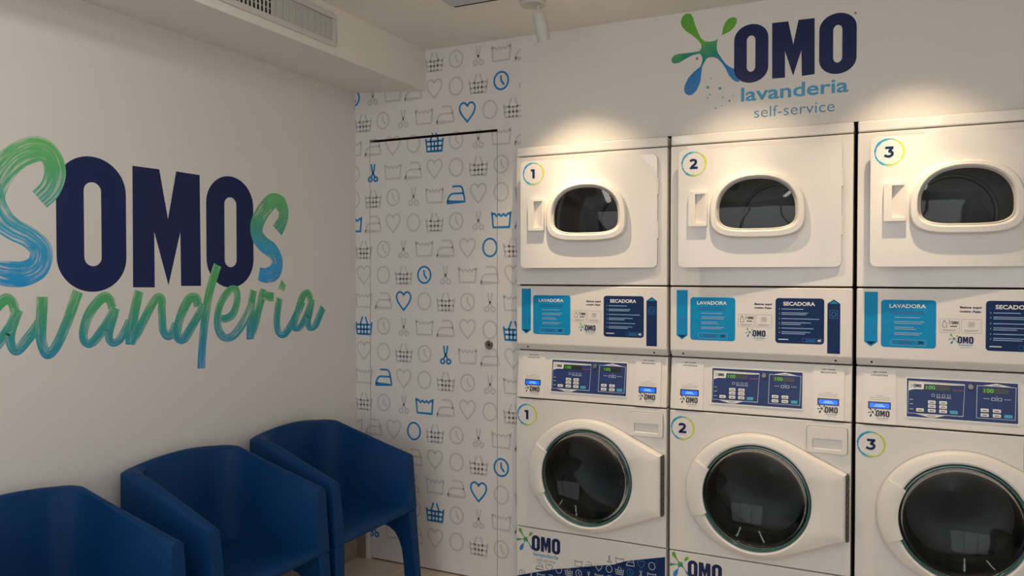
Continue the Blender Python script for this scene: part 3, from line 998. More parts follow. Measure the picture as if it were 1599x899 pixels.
    f.poly([(.263, 1.327), (.295, 1.327), (.279, 1.338)], 'cyan_print', k=1)
    f.stroke(rrect(.265, .293, 1.272, 1.302, .003, 3), .0014, 'cyan_deep', closed=True, k=1)
    f.ring(.279, 1.287, .007, .009, 'cyan_deep', k=1, n=20)
    f.build('arrow_sticker', con, weld=False, label='navy arrow sticker pointing up')
    f = Flat(P)
    f.text('Baixe aqui', -.009, .0565, 1.3155, 1.3255, 'navy_print', .04)
    f.text('nosso App.', -.009, .0565, 1.3015, 1.3115, 'navy_print', .04)
    for x0 in (-.071, -.004):
        f.stroke(rrect(x0, x0 + .061, 1.231, 1.280, .004, 3), .0009, 'grey_print', closed=True)
        text_lines(f, x0 + .008, [(1.2415, .045), (1.2375, .04)], 'grey_print', .0014, k=0)
    f.stroke([(-.062, 1.250), (-.062, 1.264), (-.0585, 1.269), (-.0585, 1.274), (-.0545, 1.274), (-.0545, 1.269), (-.050, 1.264), (-.050, 1.250)], .0015, 'black_print', closed=True)
    logo(f, -.0335, 1.2615, .045, False, False, False)
    f.rect(-.039, -.018, 1.252, 1.2555, 'black_print')
    f.stroke(rrect(.017, .036, 1.252, 1.270, .002, 2), .001, 'grey_print', closed=True)
    for q_ in (1.2575, 1.262, 1.2665):
        f.rect(.019, .034, q_ - .001, q_ + .001, 'grey_print')
    logo(f, -.0155, 1.194, .108, True, True, False)
    f.build('app_sticker', con, weld=False, label='small printed notice with the splash logo')
    for sx, sz in ((-.291, 1.1145), (.286, 1.1125)):
        b = MB()
        m = lambda u, v, nn: (sx + u, (1.1265 - (sz + v)) * .026 / .0275 - nn, sz + v)
        fl = Flat(m, .0006)
        fl.poly([(-.020, -.010)] + arc(0, -.010, .016, .020, 180, 0, 8)[::-1][::-1] + [(.020, -.010)], 'plastic_white')
        fl.poly(circle(0, -.001, .0042, 14), 'gap_dark', k=2)
        fl.build('screw', con, weld=False)
    return t


FY = lambda z: .022 * (z - .886) / .208


def make_washer(n, xc, label):
    t = thing('washing_machine', (xc, MY, 0), label, 'washing machine', 'washing machines in a row under the dryers')
    z0, z1 = .3045, .8805
    cz = .566
    c = MB()
    c.plate([(-HW, z0), (HW, z0), (HW, z1), (-HW, z1)], [circle(0, cz, .215, 64)], 0, .02, 'enamel')
    c.box((-HW, .02, .02), (-HW + .012, .69, z1), 'enamel')
    c.box((HW - .012, .02, .02), (HW, .69, z1), 'enamel')
    c.box((-HW, .678, .02), (HW, .69, z1), 'enamel')
    c.box((-HW + .02, .03, .0), (HW - .02, .66, .02), 'rubber')
    c.build('cabinet', t, bevel=0.003, weld=False)
    b = MB()
    b.box((-HW, 0, .045), (HW, .018, .3005), 'enamel')
    low = b.build('lower_panel', t, bevel=0.004, seg=3)
    P = lambda u, v, nn: (u, -nn, v)
    f = Flat(P)
    logo(f, -.2665, .2015, .305, True, True, False)
    f.build('logo_sticker', low, weld=False, label='splash logo print with blue lettering')
    f = Flat(P)
    edge = [(-.3395, .076), (-.25, .106), (-.19, .124), (-.151, .137), (-.1, .148), (.036, .182), (.118, .201), (.166, .222), (.25, .245), (.3395, .268)]
    f.poly([(-.3395, .048), (.3395, .048)] + edge[::-1], 'navy_print')

    def edge_z(x):
        for (xa, za), (xb, zb) in zip(edge, edge[1:]):
            if xa <= x <= xb:
                return za + (zb - za) * (x - xa) / (xb - xa)
        return 0
    for r, (zz, xb) in enumerate([(.221, .004), (.1785, .143), (.1355, -.089), (.092, -.036), (.06, .05)]):
        for kx in range(-14, 15):
            x = xb + kx * .0466
            if abs(x) > .318 or zz - .02 < .046:
                continue
            ez = edge_z(x)
            if zz > ez + .025:
                continue
            kind = SEQ[kx % 7]
            cut = zz > ez - .004
            put_icon(f, kind, x, zz, .036, .0021, 'navy_print' if cut else ('cyan_deep' if (kx * 3 + r) % 11 == 4 else 'light_print'), k=1 if not cut else 0)
    f.build('wave_sticker', low, weld=False, label='navy wave print with small laundry symbols')
    # sloping control fascia
    b = MB()
    b.extrude_x([(.022, 1.094), (0, .886), (.12, .886), (.12, 1.094)], -HW, HW, 'console_white')
    b.build('fascia', t, bevel=0.004, seg=3)
    PF = lambda u, v, nn: (u, FY(v) - nn, v)

    def slab(x0, x1, za, zb, th, m, r=.003):
        s = MB()
        o = rrect(x0, x1, za, zb, r, 3)
        s.loft([[PF(u, v, 0) for u, v in o], [PF(u, v, th) for u, v in o]], m, cap1=True)
        return s
    cp = slab(-.1785, .173, .918, 1.064, .003, 'white_print', .002)
    PC = lambda u, v, nn: PF(u, v, nn + .003)
    f = Flat(PC, .0003)
    f.rect(-.1735, .1685, .923, 1.060, 'navy_panel')
    # left half: white brand corner, frame and foot
    f.poly([(-.169, 1.052), (.009, 1.049), (.009, 1.044), (-.02, 1.0425), (-.036, 1.0425), (-.118, 1.0425), (-.120, 1.023), (-.150, 1.022), (-.169, 1.016)], 'white_print', k=1)
    f.stroke([(-.168, 1.05), (-.1705, .936), (.004, .936), (.009, 1.047)], .0016, 'light_print', closed=True, k=1)
    f.poly([(-.150, .9365), (-.045, .9365), (-.082, .925), (-.105, .925)], 'white_print', k=1)
    f.rect(-.108, -.082, .929, .932, 'grey_print', k=2)
    logo(f, -.1505, 1.029, .052, True, False, False, k=2)
    f.rect(-.028, .006, 1.0245, 1.0275, 'red_print', k=1)
    for i_ in range(4):
        f.stroke(rrect(-.094 + i_ * .0165, -.085 + i_ * .0165, 1.000, 1.008, .001, 2), .0012, 'light_print', closed=True, k=1)
    f.rect(-.080, -.032, .9955, .997, 'light_print', k=1)
    for yy in (.985, .969, .951):
        f.rect(-.165, -.153, yy - .001, yy + .001, 'light_print', k=1)
    # right half
    f.stroke([(.047, 1.047), (.0445, .935), (.160, .935), (.163, 1.046)], .0016, 'light_print', closed=True, k=1)
    f.poly([(.06, 1.047), (.105, 1.0565), (.15, 1.047)], 'white_print', k=2)
    f.rect(.093, .117, 1.0485, 1.0515, 'grey_print', k=3)
    f.rect(.066, .084, 1.0025, 1.004, 'light_print', k=1)
    f.rect(.127, .148, 1.0025, 1.004, 'light_print', k=1)
    f.rect(.1055, .1065, .996, 1.015, 'light_print', k=1)
    for xx in (.096, .115):
        f.stroke(rrect(xx - .0055, xx + .0055, .998, 1.007, .001, 2), .0016, 'light_print', closed=True, k=1)
    for fc, mk, uv in zip(f.f, f.m, f.uv):
        cp.face([f.v[i] for i in fc], f.mats[mk], uv)
    panel = cp.build('control_panel', t, weld=False, label='blue control panel with white border')
    for x0, x1 in ((-.1175, -.036), (.062, .141)):
        f = Flat(PC, .0012)
        f.rect(x0, x1, 1.0215, 1.040, 'display_dark', k=0)
        f.text('100', x0 + .006, x0 + .034, 1.0245, 1.0375, 'digit_green', .0, k=.4)
        f.build('display', panel, weld=False, label='dark display with green digits 100')
    bt = [(-.0935, .979, 0), (-.058, .979, 0), (-.0935, .9645, 0), (-.058, .9645, 0), (-.0935, .949, 0), (-.058, .949, 0), (-.131, .949, 0), (-.0245, .948, 1),
          (.0695, .9625, 0), (.106, .9625, 0), (.0695, .946, 0), (.106, .946, 0), (.140, .946, 1)]
    for x, z, cy in bt:
        s = MB()
        o = rrect(x - .0122, x + .0122, z - .0058, z + .0058, .002, 3)
        o2 = rrect(x - .0116, x + .0116, z - .0052, z + .0052, .002, 3)
        s.loft([[PC(u, v, .0006) for u, v in o], [PC(u, v, .0020) for u, v in o], [PC(u, v, .0025) for u, v in o2]], 'cyan_button' if cy else 'white_print', cap1=True)
        if not cy:
            s.face([PC(x + a, z + c_, .003) for a, c_ in ((-.007, -.002), (.007, -.002), (.007, .002), (-.007, .002))], 'grey_print')
        s.build('button', panel, smooth=30, weld=False)
    s = MB()
    n_ = 28
    loops = []
    for r, d_ in ((.0095, .0), (.0095, .005), (.008, .007), (.004, .007), (.0035, .004), (.0002, .004)):
        loops.append([PC(.027 + r * math.cos(2 * PI * i / n_), 1.0415 + r * math.sin(2 * PI * i / n_), d_) for i in range(n_)])
    s.loft(loops, 'lock_metal')
    s.build('key_lock', panel, smooth=30)
    # payment terminals left and right of the control panel
    for x0, x1, za, zb, word, tx in ((-.319, -.2085, .889, 1.0875, 'LAVADORA', -.263), (.206, .3165, .889, 1.0865, 'SECADORA', .262)):
        s = MB()
        o = rrect(x0, x1, za, zb, .003, 3)
        s.loft([[PF(u, v, 0) for u, v in o], [PF(u, v, .004) for u, v in o]], 'card_white', cap1=True)
        f = Flat(lambda u, v, nn: PF(u, v, nn + .004), .0003)
        f.text('QR CODE', tx - .023, tx + .023, 1.0735, 1.0795, 'black_print', .02)
        f.text(word, tx - .029, tx + .029, 1.0625, 1.0685, 'black_print', .02)
        text_lines(f, tx - .012, [(.9905, .024)], 'grey_print', .0012, k=0)
        text_lines(f, tx - .034, [(.9835, .068), (.9765, .068)], 'grey_print', .0012, k=0)
        logo(f, tx - .0125, .9145, .102, False, True, False)
        for fc, mk, uv in zip(f.f, f.m, f.uv):
            s.face([f.v[i] for i in fc], f.mats[mk], uv)
        pt = s.build('payment_panel', t, weld=False, label='white payment panel headed QR CODE ' + word)
        f = Flat(lambda u, v, nn: PF(u, v, nn + .004), .0008)
        f.rect(tx - .0385, tx + .0375, .943, .9685, 'lcd_frame')
        f.rect(tx - .0335, tx + .0325, .9465, .9635, 'lcd_blue', k=.5)
        text_lines(f, tx - .014, [(.958, .026)], 'lcd_text', .0022, k=1)
        text_lines(f, tx - .018, [(.9525, .036)], 'lcd_text', .0026, k=1)
        f.build('screen', pt, weld=False, label='lit blue screen')
    # number badge
    f = Flat(P)
    f.ring(-.290, .8095, .0425, .049, 'badge_ring', wob=.0010)
    numeral(f, n, -.290, .8095, .041, 'navy_print')
    f.build('number_badge', t, weld=False, label='round sticker with the number %d in a blue and green ring' % n)
    # detergent drawer
    b = MB()
    b.plate(rrect(.188, .329, .763, .860, .009), [rrect(.207, .311, .777, .817, .006)], -.010, .004, 'plastic_white')
    b.face([(.207, .040, .817), (.311, .040, .817), (.311, -.004, .777), (.207, -.004, .777)], 'plastic_white')
    b.face([(.207, -.004, .8165), (.311, -.004, .8165), (.311, .040, .8165), (.207, .040, .8165)], 'plastic_white')
    dd = b.build('detergent_drawer', t, bevel=0.003, weld=False)
    f = Flat(P)
    f.stroke(rrect(.1865, .3305, .7615, .8615, .010), .0022, 'grey_print', closed=True)  # flat grey line, paints the shade along the drawer edge
    f.build('drawer_gap_shade', dd, weld=False, label='thin grey line painting the shade around the drawer')
    # door: oval ring running out to the hinge plate on the right
    N = 96
    ell = [(.272 * math.cos(2 * PI * i / 180), .572 + .243 * math.sin(2 * PI * i / 180)) for i in range(180)]
    hull_pts = ell + [(.328, .442), (.328, .692)]

    def hull(pts):
        pts = sorted(set(pts))
        cr = lambda o, a, c_: (a[0] - o[0]) * (c_[1] - o[1]) - (a[1] - o[1]) * (c_[0] - o[0])
        lo, up = [], []
        for p in pts:
            while len(lo) > 1 and cr(lo[-2], lo[-1], p) <= 0:
                lo.pop()
            lo.append(p)
        for p in reversed(pts):
            while len(up) > 1 and cr(up[-2], up[-1], p) <= 0:
                up.pop()
            up.append(p)
        return lo[:-1] + up[:-1]
    H = hull(hull_pts)

    def ray_r(a, poly):
        dx, dz = math.cos(a), math.sin(a)
        best = 0
        for i in range(len(poly)):
            x1, y1 = poly[i][0], poly[i][1] - cz
            x2, y2 = poly[(i + 1) % len(poly)][0], poly[(i + 1) % len(poly)][1] - cz
            den = dx * (y2 - y1) - dz * (x2 - x1)
            if abs(den) < 1e-12:
                continue
            tt = (x1 * (y2 - y1) - y1 * (x2 - x1)) / den
            uu = (x1 * dz - y1 * dx) / den
            if tt > 0 and -1e-9 <= uu <= 1 + 1e-9:
                best = max(best, tt)
        return best
    angs = [2 * PI * i / N for i in range(N)]
    for p in ((.328, .442), (.328, .692)):        # keep the two hinge corners exact
        a = math.atan2(p[1] - cz, p[0]) % (2 * PI)
        k_ = min(range(N), key=lambda i: abs((angs[i] - a + PI) % (2 * PI) - PI))
        angs[k_] = a
    R = [ray_r(a, H) for a in angs]

    def loop(fr, y):
        return [(fr(i) * math.cos(angs[i]), y if not callable(y) else y(i), cz + fr(i) * math.sin(angs[i])) for i in range(N)]
    b = MB()
    b.loft([loop(lambda i: R[i], -.004), loop(lambda i: R[i], -.026), loop(lambda i: R[i] - .005, -.034), loop(lambda i: R[i] - .014, -.0385),
            loop(lambda i: .55 * (R[i] - .014) + .45 * .216, -.043), loop(lambda i: .216, -.045), loop(lambda i: .209, -.041), loop(lambda i: .2055, -.030), loop(lambda i: .205, .010)], 'plastic_white')
    dr = b.build('door', t, smooth=32)
    b = MB()
    b.loft([loop(lambda i: R[i] - .004, -.0045), loop(lambda i: R[i] - .0035, .0), loop(lambda i: .2155, .0)], 'rubber')  # added dark ring, stands in for the shadow line behind the door
    b.build('door_gap_shade', t, label='dark plate painting the shade behind the door')
    # pull handle set into the left of the ring
    b = MB()
    ia = [math.radians(151 + (203 - 151) * i / 16) for i in range(17)]
    rr = [ray_r(a, H) for a in ia]
    Lp = lambda fr, y: [(fr(i) * math.cos(ia[i]), y, cz + fr(i) * math.sin(ia[i])) for i in range(17)]
    b.loft([Lp(lambda i: rr[i] - .002, -.026), Lp(lambda i: rr[i] - .006, -.042), Lp(lambda i: rr[i] - .016, -.047), Lp(lambda i: .207, -.054), Lp(lambda i: .199, -.051), Lp(lambda i: .199, -.035)], 'plastic_white', closed=False)
    e0 = [(fr * math.cos(ia[0]), y, cz + fr * math.sin(ia[0])) for fr, y in ((rr[0] - .002, -.026), (rr[0] - .006, -.042), (rr[0] - .016, -.047), (.207, -.054), (.199, -.051), (.199, -.035))]
    e1 = [(fr * math.cos(ia[16]), y, cz + fr * math.sin(ia[16])) for fr, y in ((rr[16] - .002, -.026), (rr[16] - .006, -.042), (rr[16] - .016, -.047), (.207, -.054), (.199, -.051), (.199, -.035))]
    b.face(e0, 'plastic_white')
    b.face(e1, 'plastic_white')
    b.build('handle', dr, smooth=40)
    b = MB()
    b.lathe(0, cz, [(.2052, -.038), (.2035, -.042), (.199, -.043), (.197, -.040), (.197, -.030)], 'glass_rim', 72)
    b.build('glass_rim', dr, smooth=50, label='teal edge of the door glass')
    b = MB()
    b.lathe(0, cz, [(.1975, -.038)] + [(.190 * math.cos(a_ * PI / 24), -.034 + .058 * math.sin(a_ * PI / 24) ** 1.5) for a_ in range(12)] + [(.001, .024)], 'washer_glass', 72)
    b.build('glass_bowl', dr, smooth=60)
    b = MB()
    b.box((.3285, -.030, .442), (.335, .001, .692), 'hinge_metal')
    for i in range(10):
        zz = .446 + i * .025
        b.lathe  # knuckles below
        vs = [(.3335 + .0055 * math.cos(2 * PI * j / 10), -.031 + .0055 * math.sin(2 * PI * j / 10), zz) for j in range(10)]
        v2 = [(x, y, z + .0215) for x, y, z in vs]
        b.loft([vs, v2], 'hinge_metal', cap0=True, cap1=True)
    b.build('hinge', dr, smooth=30)
    # gasket and drum
    b = MB()
    b.lathe(0, cz, [(.2148, .012), (.203, .004), (.195, .012), (.19, .035), (.178, .060), (.172, .085), (.180, .105), (.2148, .10)], 'rubber', 64)
    b.build('gasket', t, smooth=50)
    b = MB()
    b.lathe(0, cz, [(.190, .11), (.21, .115), (.245, .135), (.25, .15), (.25, .40), (.22, .42), (.10, .425), (.001, .41)], 'drum_grey', 48)
    b.lathe(0, cz, [(.190, .11), (.186, .113), (.190, .118)], 'steel_dark', 48)
    b.build('drum', t, smooth=50)
    for a in (75, 195, 315):
        b = MB()
        a = math.radians(a)
        ca, sa = math.cos(a), math.sin(a)
        loops = []
        for y in (.16, .39):
            loops.append([((.25 - d) * ca - w * sa, y, cz + (.25 - d) * sa + w * ca) for d, w in ((0, -.05), (.05, -.02), (.065, 0), (.05, .02), (0, .05))])
        b.loft(loops, 'steel', closed=False, cap0=True, cap1=True)
        b.build('lifter', t, smooth=40)
    return t


XM = (-1.1715, -0.4715, 0.2285)
where = ('beside the door wall', 'in the middle of the row', 'at the far end of the row')
make_dryer(1, XM[0], 'white tumble dryer numbered 1, on the washer next to the patterned door')
make_dryer(2, XM[1], 'white tumble dryer numbered 2, middle one of the upper row')
make_dryer(3, XM[2], 'white tumble dryer numbered 3, cut off by the edge of the photo')
make_washer(1, XM[0], 'white washing machine numbered 1, standing next to the patterned door')
make_washer(2, XM[1], 'white washing machine numbered 2, middle one of the lower row')
make_washer(3, XM[2], 'white washing machine numbered 3, cut off by the edge of the photo')

# ------------------------------------------------------------------ lettering on the left wall
sign = thing('wall_lettering', (XL, 0, 0), 'large navy and green-blue brush lettering on the left wall above the chairs', 'wall lettering')
PL = lambda u, v, n: (n, u, v)
LET = 'three navy block letters'
for kind, xs in (('O', (1.640, 1.8985, 1.378, 1.8375, .118, 1.7375, 1.8015, 1.4655, 1.7505, .030)), ('M', None), ('O', (2.259, 2.5135, 1.3825, 1.8395, .118, 2.3535, 2.4175, 1.467, 1.7535, .030))):
    f = Flat(PL, .0001)
    if kind == 'O':
        f.poly(stadium(xs[0], xs[1], xs[2], xs[3], xs[4], 24), 'navy', [stadium(xs[5], xs[6], xs[7], xs[8], xs[9], 12)])
    else:
        f.poly(M1, 'navy')
    f.build('block_letter', sign, weld=False, label='navy block letter ' + kind)
groups = []
for nm, pts in STROKES:
    if groups and groups[-1][0] == nm and nm != 'S' and not (nm == 'a' and len(groups[-1][1]) == 2):
        groups[-1][1].append(pts)
    else:
        groups.append((nm, [pts]))
kk = 6
for nm, sts in groups:
    f = Flat(PL, .00002)
    m = 'brush_big' if nm == 'S' else ('brush_small' if nm == 's' else 'brush_script')
    for pts in sts:
        f.stroke(spline(pts, 7), None, m, k=kk, uvl=True, g=0.012)
        kk += .6
    if nm == 'i':
        f.poly(IDOT, m, k=kk)
    f.build('brush_letter', sign, weld=False, label='brush letter ' + nm + ' fading from green to blue')

# ------------------------------------------------------------------ logo above the machines
wl = thing('wall_logo', (0, W, 0), 'big green and blue splash logo with navy letters above the dryers', 'wall logo')
f = Flat(lambda u, v, n: (u, -n, v), .0005)
P0 = LO
f.poly([(p[0] - P0[0], p[1] - P0[1]) for p in BLOB], 'splash_print', T=lambda a, c: (a + P0[0], c + P0[1]))
f.build('splash', wl, weld=False, label='green and blue splash shape')
f = Flat(lambda u, v, n: (u, -n, v), .0005)
f.poly([(p[0] - P0[0], p[1] - P0[1]) for p in DROP], 'splash_print', T=lambda a, c: (a + P0[0], c + P0[1]))
f.build('droplet', wl, weld=False, label='large green and blue droplet')
for i, (a, c, r) in enumerate(DOTS):
    f = Flat(lambda u, v, n: (u, -n, v), .0005)
    f.poly(circle(a, c, r, 12), 'teal_dot' if 0 < i < 3 else 'dot_grey')
    f.build('droplet', wl, weld=False, label='teal dot' if 0 < i < 3 else 'tiny grey dot')
for o_, h_, nm in ((stadium(-0.5733, -0.4417, 2.1985, 2.430, 0.058), [stadium(-0.524, -0.4911, 2.242, 2.385, 0.020)], 'O'), (LM, [], 'M'),
                   (stadium(-0.2549, -0.1233, 2.1980, 2.428, 0.058), [stadium(-0.2053, -0.1733, 2.241, 2.383, 0.020)], 'O')):
    f = Flat(lambda u, v, n: (u, -n, v), .0005)
    f.poly([(p[0] - P0[0], p[1] - P0[1]) for p in o_], 'navy_logo', [[(p[0] - P0[0], p[1] - P0[1]) for p in h] for h in h_], k=1, T=lambda a, c: (a + P0[0], c + P0[1]))
    f.build('block_letter', wl, weld=False, label='navy block letter ' + nm)
f = Flat(lambda u, v, n: (u, -n, v), .0005)
f.text('lavanderia', -.5453, -.1506, 2.126, 2.1815, 'logo_text', .019)
f.poly(circle(-0.1285, 2.419, 0.005, 12), 'dot_grey')
f.build('caption', wl, weld=False, label='blue word lavanderia')
f = Flat(lambda u, v, n: (u, -n, v), .0005)
f.text('self-service', -.4946, -.1985, 2.058, 2.1005, 'logo_text_thin', -.004)
f.build('caption', wl, weld=False, label='thin blue words self-service')

# ------------------------------------------------------------------ chairs
def make_chair(yc, label):
    t = thing('armchair', (XL + .04, yc, 0), label, 'chair', 'blue moulded armchairs along the left wall')
    ZL = .385                                  # height where the legs leave the shell
    TH = .037

    def rim(a):                                # rim height along an arm, a = 0 at the corner, 1 at the front
        return .757 - a * .125

    def xf(z):                                 # leaning front edge
        return .474 + (.632 - z) * .075
    hb, hf = .248, .283                        # half width at the back and at the front

    def yo(x):
        return hb + (hf - hb) * max(0, x) / .47
    # plan path of the shell: stations as functions z -> (outer xy, inner xy), with rim height
    st = []
    ri, ro = .085, .040

    def arm(sg, a):
        def fn(z):
            x0 = TH + .06 * max(0, (.757 - z)) / .35 + ri
            x = x0 + a * (xf(z) - x0)
            y = yo(x)
            lean = .022 * max(0, (.757 - z)) / .37
            xo = ro + a * (xf(z) - ro)
            return (xo, sg * yo(xo)), (x, sg * (y - TH - lean))
        return fn

    def corner(sg, q_):
        ang = math.radians(q_)                 # 90: arm side, 180: back side
        def fn(z):
            lean = .022 * max(0, (.757 - z)) / .37
            lb = .10 * max(0, (.757 - z)) / .35
            xo, yo_ = ro + ro * math.cos(ang), sg * (hb - ro + .004 + ro * math.sin(ang))
            rx, ry = ri, ri
            xi = TH + lb * .6 + rx + rx * math.cos(ang)
            yi = sg * (hb - TH - lean - ry + .004 + ry * math.sin(ang))
            return (xo, yo_), (xi, yi)
        return fn

    def back(tt):
        def fn(z):
            lb = .10 * max(0, (.757 - z)) / .35
            lean = .022 * max(0, (.757 - z)) / .37
            return (0.0, (hb - ro + .004) * tt), (TH + lb * .6, (hb - TH - lean - ri + .004) * tt)
        return fn
    for a in (1.0, .8, .6, .4, .2, .0):
        st.append((arm(-1, a), rim(a)))
    for q_ in (105, 120, 135, 150, 165):
        st.append((corner(-1, q_), .757 + (q_ - 90) / 90 * .006))
    for i in range(13):
        tt = -1 + 2 * i / 12
        st.append((back(tt), .763 + .017 * (1 - tt * tt)))
    for q_ in (165, 150, 135, 120, 105):
        st.append((corner(1, q_), .757 + (q_ - 90) / 90 * .006))
    for a in (.0, .2, .4, .6, .8, 1.0):
        st.append((arm(1, a), rim(a)))
    loops = []
    for fn, zt in st:
        lp = []
        for z, side, ins in ((ZL, 0, 0), (.5, 0, 0), (zt - .012, 0, 0), (zt - .003, 0, .22), (zt, 0, .5), (zt - .003, 0, .78), (zt - .012, 1, 0), (.62, 1, 0), (.50, 1, 0), (.44, 1, 0), (ZL, 1, 0)):
            o_, i_ = fn(min(z, zt))
            if ins:
                p = (o_[0] + (i_[0] - o_[0]) * ins, o_[1] + (i_[1] - o_[1]) * ins)
            else:
                p = i_ if side else o_
            lp.append((p[0], p[1], min(z, zt)))
        loops.append(lp)
    b = MB()
    b.loft(loops, 'chair_blue', cap0=True, cap1=True)
    b.build('shell', t, bevel=0.009, seg=3, angle=50, smooth=65)
    # seat with a rolled front lip and sides that curve up into the arms
    prof = [(.045, .372), (.045, .430), (.10, .412), (.20, .405), (.30, .408), (.40, .416), (.455, .417), (.480, .411), (.492, .400), (.494, .390), (.486, .380), (.45, .376), (.30, .372)]
    loops = []
    for sy in (-1, -.93, -.84, -.6, -.3, 0, .3, .6, .84, .93, 1):
        lp = []
        for i, (x, z) in enumerate(prof):
            y = sy * (yo(x) - TH * .72)
            up = max(0, abs(sy) - .80) / .2
            top = 1 <= i <= 7
            lp.append((x, y, z + (.035 * up * up if top else 0)))
        loops.append(lp)
    b = MB()
    b.loft(loops, 'chair_blue', cap0=True, cap1=True)
    b.build('seat', t, smooth=50)
    # blade legs: side panels with an arch cut between them, splaying towards the floor
    def leg(sg, pts):
        l = MB()
        lo = []
        def y_at(x, z, inner):
            sp = .012 * (ZL - z) / ZL
            y = yo(min(max(x, 0), .49)) + sp
            return sg * (y - (TH * (1 if z > .3 else .92) + (.022 * .99 if z > ZL - .001 else .022 * max(0, (z - .2) / (ZL - .2))) if inner else 0))
        n_ = len(pts)
        l.loft([[(x, y_at(x, z, False), z) for x, z in pts], [(x, y_at(x, z, True), z) for x, z in pts]], 'chair_blue', cap0=True, cap1=True)
        l.build('leg', t, bevel=0.007, seg=3, angle=50, smooth=45)
    xt = xf(ZL)
    front = [(xt, ZL), (.517, .0), (.447, .0), (.442, .08), (.438, .14), (.431, .20), (.420, .245), (.404, .277), (.378, .299), (.340, .312), (.290, .319), (.245, .320), (.245, ZL)]
    rear = [(.0, ZL), (.245, ZL), (.245, .320), (.200, .319), (.155, .312), (.120, .299), (.098, .277), (.084, .245), (.073, .20), (.064, .14), (.058, .08), (.05, .0), (-.012, .0)]
    for sg in (-1, 1):
        leg(sg, front)
        leg(sg, rear)
    return t


make_chair(1.405, 'blue moulded armchair nearest the camera, mostly cut off by the photo edge')
make_chair(2.067, 'blue moulded armchair in the middle of the three along the wall')
make_chair(2.672, 'blue moulded armchair next to the patterned door, its front leg in view')

# ------------------------------------------------------------------ ceiling fittings
# spotlight aimed at the first dryer
sx, sy = -1.245, 2.80
sp = thing('spotlight', (sx, sy, ZC), 'white cylindrical spotlight hanging from the ceiling over the dryers', 'spotlight')
b = MB()
b.loft([[(.052 * math.cos(2 * PI * i / 32), .052 * math.sin(2 * PI * i / 32), z) for i in range(32)] for z in (0, -.026)] +
       [[(.047 * math.cos(2 * PI * i / 32), .047 * math.sin(2 * PI * i / 32), -.031) for i in range(32)]], 'lamp_white', cap0=True, cap1=True)
o = b.build('canopy', sp, smooth=30)
o.location = (-.02, -.01, 0)
b = MB()
b.loft([[(.006 * math.cos(2 * PI * i / 12), .006 * math.sin(2 * PI * i / 12), z) for i in range(12)] for z in (-.028, -.062)], 'lamp_white', cap0=True, cap1=True)
b.build('stem', sp, smooth=30)
tilt = Matrix.Translation((0, 0, -.058)) @ Matrix.Rotation(math.radians(-20), 4, 'X').inverted() @ Matrix.Rotation(math.radians(-4), 4, 'Y')
b = MB()
L2 = lambda r, z: [tuple(tilt @ Vector((r * math.cos(2 * PI * i / 32), r * math.sin(2 * PI * i / 32), z))) for i in range(32)]
b.loft([L2(.001, .0), L2(.024, .0), L2(.0265, -.004), L2(.0265, -.108), L2(.024, -.108), L2(.023, -.098)], 'lamp_white')
b.build('head', sp, smooth=30)
b = MB()
b.loft([L2(.023, -.098), L2(.0005, -.098)], 'lamp_lens')
b.build('lens', sp)


def spot(loc, target, power, size, blend, color=(1.0, 0.76, 0.48), rad=.010):
    d_ = bpy.data.lights.new('spot_beam', 'SPOT')
    d_.energy = power
    d_.spot_size = math.radians(size)
    d_.spot_blend = blend
    d_.color = color
    d_.shadow_soft_size = rad
    o_ = bpy.data.objects.new('spot_beam', d_)
    o_.location = loc
    o_.rotation_euler = (Vector(target) - Vector(loc)).to_track_quat('-Z', 'Y').to_euler()
    COL.objects.link(o_)
    return o_


for (lx_, ly_, tx_, tz_, pw_) in SPOTS:
    spot((lx_, ly_, 2.36), (tx_, MY, tz_), pw_, 86, 1.0)
    spot((lx_, ly_, 2.36), (tx_, MY - .02, 1.22), pw_ * 1.15, 44, 1.0)      # bright core of the same beam

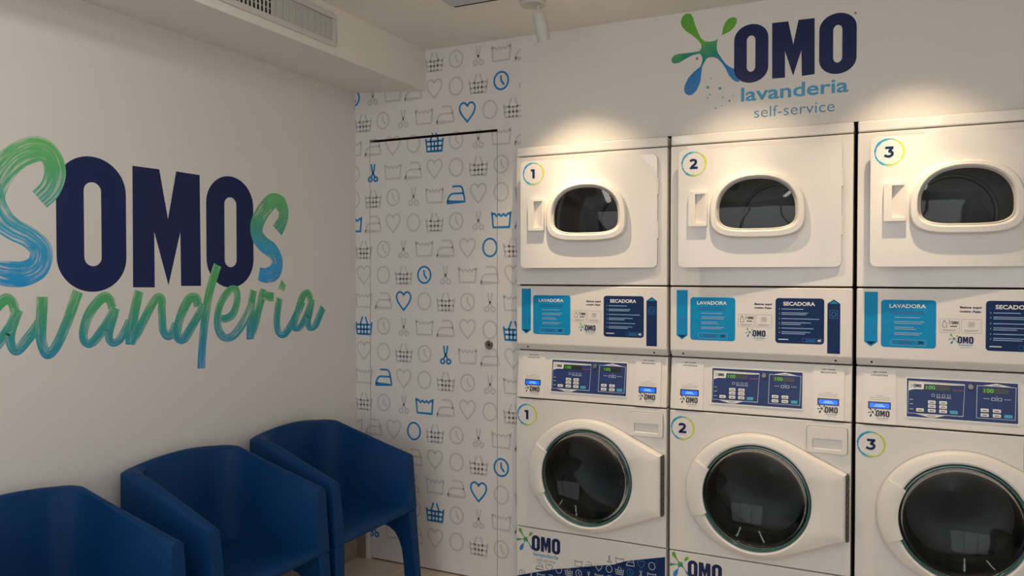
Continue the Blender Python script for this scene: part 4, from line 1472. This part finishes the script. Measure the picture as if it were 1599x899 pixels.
# air grille in the soffit face
gy0, gy1, gz0, gz1 = 1.20, 2.536, 2.352, 2.482
g = thing('air_grille', (SOF_X, gy0, gz0), 'pale air grille with vertical louvres in the soffit over the lettering', 'air vent')
gw, gh = gy1 - gy0, gz1 - gz0
b = MB()
fr = .020
for a, c in (((0, 0), (gw, fr)), ((0, gh - fr), (gw, gh)), ((0, fr), (fr, gh - fr)), ((gw - fr, fr), (gw, gh - fr))):
    b.box((-.0, a[0], a[1]), (.010, c[0], c[1]), 'vent_frame')
b.build('frame', g, bevel=0.002)
b = MB()
b.box((0.0004, fr, fr), (.001, gw - fr, gh - fr), 'gap_dark')
b.build('backing', g)
b = MB()
yy = gw - fr
ysp = 2.185 - gy0                    # closed louvres beyond this point, open ones before it
y = gw - fr - .002
i = 0
while y > ysp:
    b.box((.004, y - .0165, fr), (.0065 + .001 * (i % 2), y, gh - fr), 'vent_grey')
    y -= .0175 if i % 5 else .0185
    i += 1
b.build('louvre', g, label='closed louvre slats')
b = MB()
while y > fr:
    b.box((.003, y - .004, fr), (.009, y, gh - fr), 'vent_frame')
    y -= .0195
for z in (.045, .068, .091):
    b.box((.002, fr, z - .0015), (.004, ysp, z + .0015), 'vent_frame')
b.build('louvre', g, label='open louvre bars over a dark duct')

# grey hatch in the ceiling beside the spotlight
hx0, hx1, hy0, hy1 = -1.592, -1.27, 2.14, 2.725
h = thing('ceiling_hatch', (hx0, hy0, ZC), 'grey rectangular ceiling panel with a dark slot, by the spotlight', 'ceiling panel')
b = MB()
b.box((0, 0, -.012), (hx1 - hx0, hy1 - hy0, 0), 'trim_white')
b.build('frame', h, bevel=0.003)
b = MB()
b.box((.012, .012, -.016), (hx1 - hx0 - .006, hy1 - hy0 - .02, -.011), 'hatch_grey')
b.build('panel', h, bevel=0.002)
b = MB()
b.box((.022, hy1 - hy0 - .019, -.0165), (hx1 - hx0, hy1 - hy0 - .011, -.0115), 'gap_brown')
b.build('slot', h)

# linear lamps in the ceiling (out of the frame, they light the room)
for lx_, ly_, lab in ((-1.42, 0.2, 'long white linear ceiling lamp beside the soffit'), (0.25, 0.0, 'long white linear ceiling lamp over the middle of the room')):
    lm = thing('linear_lamp', (lx_, ly_, ZC), lab, 'ceiling lamp', 'linear lamps on the ceiling')
    b = MB()
    b.box((-.07, -1.35, -.05), (.07, 1.35, 0), 'lamp_white')
    b.build('housing', lm, bevel=0.004)
    b = MB()
    b.loft([[(.05 * math.cos(math.radians(a_)), y_, -.05 + .05 * math.sin(math.radians(a_))) for a_ in range(180, 361, 15)] for y_ in (-1.3, 1.3)], 'led_diffuser', closed=False, cap0=True, cap1=True)
    b.build('diffuser', lm)
